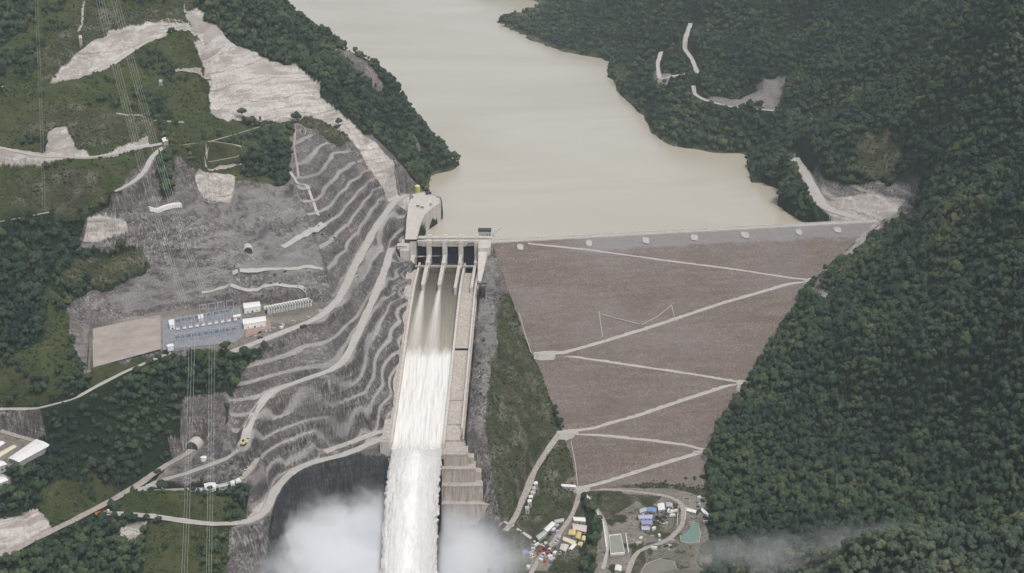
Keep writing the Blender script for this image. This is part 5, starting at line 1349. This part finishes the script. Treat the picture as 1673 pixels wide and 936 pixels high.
def arch(u, v, r_, rz, label, depth=7):
    p = hit(u, v); e = empty('tunnel_portal', (p[0], p[1], p[2] - 1), rz, label=label, cat='tunnel portal'); mb = MB(); n = 14
    for k in range(n):
        t0, t1 = math.pi * k / n, math.pi * (k + 1) / n
        f = lambda t, rr, y: (math.cos(t) * rr, y, math.sin(t) * rr * 1.1 + 1)
        mb.hexa([f(t0, r_, -depth), f(t0, r_ + 1.1, -depth), f(t0, r_ + 1.1, depth), f(t0, r_, depth), f(t1, r_, -depth), f(t1, r_ + 1.1, -depth), f(t1, r_ + 1.1, depth), f(t1, r_, depth)])
    mb.build('arch_ring', conc, e)
    mb = MB(); mb.v = [(0, -depth + 1.2, 1)] + [(math.cos(math.pi * k / n) * r_ * 1.02, -depth + 1.2, math.sin(math.pi * k / n) * r_ * 1.12 + 1) for k in range(n + 1)] + [(r_, -depth + 1.2, -2), (-r_, -depth + 1.2, -2)]
    mb.f = [(0, k + 1, k + 2) for k in range(n)] + [(0, n + 1, n + 3, n + 2, 1)]
    blk = dark; mb.build('tunnel_mouth', blk, e); return e
arch(318, 729, 7.5, -.3, 'pale arched tunnel portal at the end of the wide grey road')
arch(405, 409, 5.5, .2, 'dark tunnel portal in the grey rock face above the switchyard')
house([(264,226),(272,224),(275,229),(267,232)], 4, white, wallg, 'hut', 'small white hut at the bend of the middle hillside road', 'hut')
house([(259,130),(265,130),(265,134),(260,135)], 2.2, steel, wallg, 'hut', 'lone grey hut on the green slope below the upper road', 'hut')
house([(128,58),(134,58),(134,62),(129,63)], 3.5, pink, wallg, 'hut', 'tiny hut at the end of the thin footpath at top left', 'hut')
mb = MB(); 
# concrete ribs of the anchored slopes
def apron(px, label):
    g_ = [hit(*q) for q in px]; a, b, c, d = g_; e = empty('anchored_slope', tuple(np.mean(g_, 0)), 0, label=label, cat='retaining wall'); O = np.mean(g_, 0)
    def at(s, t, l=0.): 
        q = (a * (1 - s) + b * s) * (1 - t) + (d * (1 - s) + c * s) * t; q = q.copy(); q[2] = float(terr(q[0], q[1])) + l; return tuple(q - O)
    for k in range(7):
        m_ = MB(); s = k / 6
        for j in range(8): m_.tube(at(s, j / 8, .9), at(s, (j + 1) / 8, .9), .48, 4)
        m_.build('rib', conc, e)
    for k in range(5):
        m_ = MB(); t = k / 4
        for j in range(6): m_.tube(at(j / 6, t, .9), at((j + 1) / 6, t, .9), .45, 4)
        m_.build('beam', conc, e)
apron([(326,290),(384,289),(374,328),(334,328)], 'grid of pale concrete beams anchored on the rock above the tunnel')
apron([(254,40),(318,40),(322,52),(258,54)], 'grid of pale concrete beams on the cut above the upper road')
a = hit(245, 338)
e = barrier((243, 342), (296, 336), 'bright white curved retaining wall under the bent road in the rock', 3.5, 7, white, 10)

# ------------------------------------------------------------------ contractor yard and camp
def shed(px, lb, m, h=3.6, grp='sheds of the contractor yard', w_=None): return house(px, h, m, w_ or wallg, 'shed', lb, 'shed', grp, ridge=.7)
shed([(875,876),(889,866),(894,871),(880,882)], 'grey green roofed shed at the left side of the contractor yard', greyg)
shed([(888,864),(902,851),(908,856),(894,869)], 'white roofed shed just above the grey green one', white)
shed([(905,849),(921,846),(922,851),(907,854)], 'narrow pale shed at the top left of the contractor yard', greyg)
shed([(936,844),(956,845),(957,852),(937,850)], 'long white shed at the head of the yard right of the road', white)
shed([(935,855),(959,858),(958,869),(936,864)], 'broad pinkish roofed shed right of the yard road', pink)
shed([(930,865),(941,865),(940,874),(928,873)], 'ochre yellow shed beside the road in the yard', yellow)
shed([(943,868),(950,870),(948,881),(940,878)], 'ochre yellow shed behind the other yellow shed', yellow)
shed([(921,876),(942,884),(938,890),(919,882)], 'long cream shed below the yellow sheds', cream)
shed([(917,888),(930,890),(924,901),(914,897)], 'square cream shed nearest the bottom of the yard', pink)
shed([(934,889),(943,888),(935,898),(928,897)], 'small white shed right of the square cream one', white, 3)
shed([(951,875),(957,876),(956,883),(950,882)], 'small cream shed at the right edge of the yard', cream, 3)
shed([(945,885),(953,886),(950,892),(943,890)], 'tiny yellow roofed shed at the lower right of the yard', yellow, 3)
shed([(917,790),(941,792),(941,796),(917,794)], 'long narrow white roof at the bend above the contractor yard', white, 3, 'roofs beside the dam toe road')
for k, (u, v, m, lb) in enumerate([(875,789,white,'white cabin first from the top beside the toe road'),(872,797,steel,'grey cabin second from the top beside the toe road'),(870,804,pink,'pinkish cabin third from the top beside the toe road'),(867,811,white,'white cabin fourth from the top beside the toe road'),(865,818,white,'small white cabin fifth from the top beside the toe road'),(861,829,steel,'grey open cabin lowest beside the toe road')]):
    house([(u-3.5,v-2),(u+3,v-3),(u+4,v+1.5),(u-2.5,v+2.5)], 3, m, wallg, 'site_cabin', lb, 'cabin', 'cabins beside the toe road', ridge=.3)
ry = face_along(890, 900, 12, -12)
truck(884, 899, ry, red, red, 'red truck parked among the machines in the yard', 9, box=False, s=1.1)
truck(892, 897, ry + .3, red, dark, 'dark bodied truck with a red cab in the yard', 9, s=1.0)
truck(877, 893, ry - .2, white, white, 'white box truck at the left of the yard machines', 8)
truck(905, 868, ry, white, white, 'white box truck parked in the middle of the yard', 7)
truck(910, 862, ry, white, steel, 'grey box truck parked in the upper yard', 7)
truck(899, 873, ry + .5, white, dark, 'white cab truck with dark body in the yard', 7)
car(888, 908, ry, white, 'white car below the red trucks', s=1.3); car(878, 905, ry + .8, red, 'red car at the left yard edge', s=1.3); car(900, 905, ry, dark, 'dark car in the lower yard', s=1.3)
truck(903, 917, ry, white, lav, 'lavender box truck near the bottom of the yard', 9); car(915, 905, ry + .2, white, 'white car beside the square cream shed', s=1.3)
excavator(893, 904, ry + 1, 'red excavator among the red trucks', red, 1.2)
excavator(872, 912, ry, 'yellow excavator at the lower left of the yard', None, 1.1)
house([(853,899),(862,898),(863,904),(855,905)], 3, blue, wallg, 'shed', 'bright blue roofed shed alone on the grass left of the yard', 'shed', None, ridge=.4)
p = hit(863, 928); e = empty('water_tank', (p[0], p[1], p[2]), 0, label='small round white tank at the bottom left of the yard', cat='tank')
MB().tube((0, 0, -1), (0, 0, 3), 2.2, 16).build('tank_shell', white, e); MB().tube((0, 0, 3), (0, 0, 3.7), 2.3, 16, .4).build('roof', white, e)
G2 = 'sheds of the camp by the turquoise pond'
shed([(1045,831),(1056,828),(1057,834),(1045,838)], 'grey green roof at the back left of the camp', greyg, 3.6, G2)
shed([(1057,828),(1073,830),(1072,837),(1058,835)], 'bright blue roof at the back of the camp', blue, 3.6, G2)
shed([(1043,841),(1066,840),(1066,847),(1043,847)], 'wide lavender roof in the middle of the camp', lav, 3.6, G2)
shed([(1047,849),(1066,849),(1066,856),(1048,856)], 'blue violet roof in front of the wide lavender one', paint('violet_sheet', (.27, .29, .48)), 3.4, G2)
shed([(1048,859),(1063,860),(1061,866),(1048,865)], 'pale lavender roof nearest the front of the camp', lav, 3, G2)
shed([(1074,823),(1085,821),(1087,832),(1076,834)], 'square white roofed shed at the back right of the camp', white, 4.5, G2)
shed([(1088,820),(1099,822),(1099,828),(1088,827)], 'small grey shed behind the square white one', steel, 3.2, G2)
shed([(1122,829),(1138,833),(1137,838),(1121,834)], 'long white shed above the turquoise pond', white, 3.6, G2)
shed([(1147,829),(1155,836),(1152,840),(1145,833)], 'thin white shed at the foot of the forested hill', white, 3, G2)
shed([(1006,922),(1016,924),(1015,933),(1004,931)], 'white shed at the bottom edge below the pool basins', white, 3.5, G2)
rr = face_along(1095, 842, 10, 3)
for k, (u, v, lb) in enumerate([(1092,838,'white truck first from the left in the camp truck park'),(1097,840,'white truck second from the left in the camp truck park'),(1102,838,'white truck third from the left in the camp truck park'),(1098,845,'white truck standing in front of the others in the camp')]):
    truck(u, v, rr - 1.0 - .3 * k, white, white, lb, 7.5, 'white trucks in the camp')
for u, v, m, lb in [(1075,846,dark,'dark car at the left of the camp car park'),(1080,849,red,'red car in the camp car park'),(1086,847,dark,'dark car right of the red one'),(1082,856,white,'white car in front of the red one'),(1072,852,steel,'grey car beside the violet roof')]:
    car(u, v, rr + random.random(), m, lb, 'cars in the camp', 1.3)
r9 = np.random.default_rng(77)
mats9 = [white, cream, red, dark, steel, pink, wallg, lav, white, wallg, greyg]
def crates(poly, n, label, group):
    us = [p[0] for p in poly]; vs = [p[1] for p in poly]; k = 0; base = None
    while k < n:
        u, v = r9.uniform(min(us), max(us)), r9.uniform(min(vs), max(vs))
        if not inpoly(np.array([u]), np.array([v]), poly)[0]: continue
        k += 1; p = hit(u, v); s = r9.uniform(.6, 1.3)
        e = empty('container', (p[0], p[1], p[2] + .1), r9.uniform(0, 3.14), label=label, cat='container', group=group); e.scale = (s, s * r9.uniform(.7, 1.1), s)
        m = mats9[int(r9.integers(0, len(mats9)))]
        MB().box(-2.2, 2.2, -1.2, 1.2, 0, 2.3).build('container_box', m, e); MB().box(-2.3, 2.3, -1.28, 1.28, 2.3, 2.45).build('lid', m, e)
crates([(868,885),(895,888),(912,870),(918,862),(912,905),(895,925),(865,920)], 34, 'small container or stack of materials in the contractor yard', 'materials in the contractor yard')
crates([(1040,828),(1100,822),(1106,860),(1070,868),(1040,866)], 22, 'small container or stack of materials in the camp', 'materials in the camp')
crates([(1035,872),(1105,878),(1108,905),(1030,905)], 16, 'small container or stack of materials on the bare ground below the camp', 'materials below the camp')
crates([(1120,808),(1150,812),(1156,850),(1146,870),(1146,835)], 10, 'small container or debris at the foot of the forested hill', 'materials at the hill foot')
crates([(400,545),(500,522),(515,505),(530,500),(520,517),(450,540),(405,556)], 12, 'small container or stack of materials along the road by the switchyard', 'materials by the switchyard road')
crates([(352,792),(395,783),(396,787),(352,797)], 6, 'small container between the site cabins on the terrace road', 'materials on the terrace road')
# ponds and basins
pm, nt, bs = mat('turquoise_water', .2, .5); nt.links.new(mix(nt, noise(nt, pos(nt), .06, 4, .6), (.115, .18, .155), (.16, .235, .20)), bs.inputs['Base Color'])
pm2, nt, bs = mat('settling_water', .25, .5); nt.links.new(mix(nt, noise(nt, pos(nt), .08, 4, .6), (.19, .21, .17), (.28, .29, .24)), bs.inputs['Base Color'])
def basin(px, z, label, m, wall=conc, name='pond', t=1.6):
    w = [P(u, v, z) for u, v in px]; O = np.mean(w, 0); e = empty(name, tuple(O), 0, label=label, cat='pond')
    L = [(q - O)[:2] for q in w]
    MB().prism([tuple(q) for q in L], -3, -.35).build('water_surface', m, e)
    mb = MB()
    for k in range(len(L)):
        a, b = L[k], L[(k + 1) % len(L)]; mb.hexa([(*a, -3), (*b, -3), (*(b * (1 + t / np.linalg.norm(b))), -3), (*(a * (1 + t / np.linalg.norm(a))), -3), (*a, .25), (*b, .25), (*(b * (1 + t / np.linalg.norm(b))), .25), (*(a * (1 + t / np.linalg.norm(a))), .25)])
    mb.build('rim', wall, e); return e
basin([(1117,857),(1128,853),(1140,856),(1143,870),(1142,884),(1126,887),(1113,884),(1112,870)], 27.2, 'turquoise settling pond at the foot of the forested hill', pm, rm2)
basin([(996,875),(1014,873),(1020,902),(998,904)], 27, 'pale green rectangular basin with white walls in front of the dam', pm2, white)
mudm, nt, bs = mat('muddy_water', .3, .4); nt.links.new(mix(nt, noise(nt, pos(nt), .09, 5, .7), (.12, .115, .09), (.24, .22, .18)), bs.inputs['Base Color'])
basin([(1056,922),(1078,913),(1100,918),(1112,945),(1060,950),(1046,938)], 26.0, 'dull brown pond at the bottom edge below the camp', mudm, rm2)
barrier((1022, 872), (1027, 903), 'white wall beside the rectangular basin', 1.5, 1.0); barrier((960, 812), (984, 850), 'upper part of the long white drain wall down the slope', 1.2, 1.5); barrier((985, 852), (991, 895), 'lower part of the long white drain wall down the slope', 1.2, 1.5)
# ------------------------------------------------------------------ loose details
for u, v, lb in [(1092,830,'x')][:0]: pass
for u0, v0, u1, v1, lb in [(1108,828,1106,860,'left fence of the ramp beside the camp'), (1121,829,1119,850,'right fence of the ramp beside the camp')]:
    barrier((u0, v0), (u1, v1), lb, 1.6, .5)
# dark gantry beside the dry chute
e = empty('equipment_rack', (cx(2125) + WR + 27, 2125, 190), 0, label='dark steel equipment rack beside the dry chute below the gates', cat='rack')
for q in (0, 4, 8): MB().box(q - .4, q + .4, -26, 2, -4, 9).build('frame', dark, e)
MB().box(-3, 11, -3, -1.6, 8, 9.4).build('beam', dark, e)
car(790, 556, 1.5, dark, 'dark vehicle alone on the grey rock right of the spillway', s=1.8)
# ------------------------------------------------------------------ power lines
wire_m = paint('aluminium_wire', (.50, .52, .46), .5, .05)
def wire(p, q, sag, label, group, r_=.1):
    n = 26; mb_v = []
    e_v, F = [], []
    p, q = np.array(p), np.array(q); O = (p + q) / 2
    d = (q - p); side = np.array([-d[1], d[0], 0]); side /= np.linalg.norm(side)
    for k in range(n + 1):
        t = k / n; c_ = p + d * t - O; c_[2] -= sag * 4 * t * (1 - t)
        for a in range(4):
            an = a * math.pi / 2; e_v.append(tuple(c_ + side * r_ * math.cos(an) + np.array([0, 0, r_ * math.sin(an)])))
        if k:
            for a in range(4): b0 = (k - 1) * 4; F.append((b0 + a, b0 + (a + 1) % 4, b0 + 4 + (a + 1) % 4, b0 + 4 + a))
    o = link('power_cable', npmesh('power_cable', e_v, F), wire_m); o.location = O
    return tag(o, label, 'power cable', group)
def line(a, za, b, zb, n, du, sag, label, group, r_=.1):
    for k in range(n):
        wire(P(a[0] + du * k, a[1], za), P(b[0] + du * k * .9, b[1], zb), sag, label, group, r_)
line((151, -25), 590, (298, 505), 243, 4, 4.2, 26, 'thin cable of the left line crossing the upper left hillside down to the switchyard', 'cables of the left hillside line')
line((176, -25), 590, (330, 490), 246, 4, 4.0, 26, 'thin cable of the right line crossing the upper left hillside down to the switchyard', 'cables of the right hillside line')
line((309, 552), 238, (295, 985), 150, 3, 4.6, 8, 'thin cable of the left line hanging in front of the lower left slope', 'cables of the lower left line')
line((342, 548), 238, (336, 985), 150, 3, 4.4, 8, 'thin cable of the right line hanging in front of the lower left slope', 'cables of the lower right line')
line((56, -25), 590, (70, 345), 395, 2, 4.0, 14, 'thin cable at the far left edge of the upper hillside', 'cables at the far left', .07)
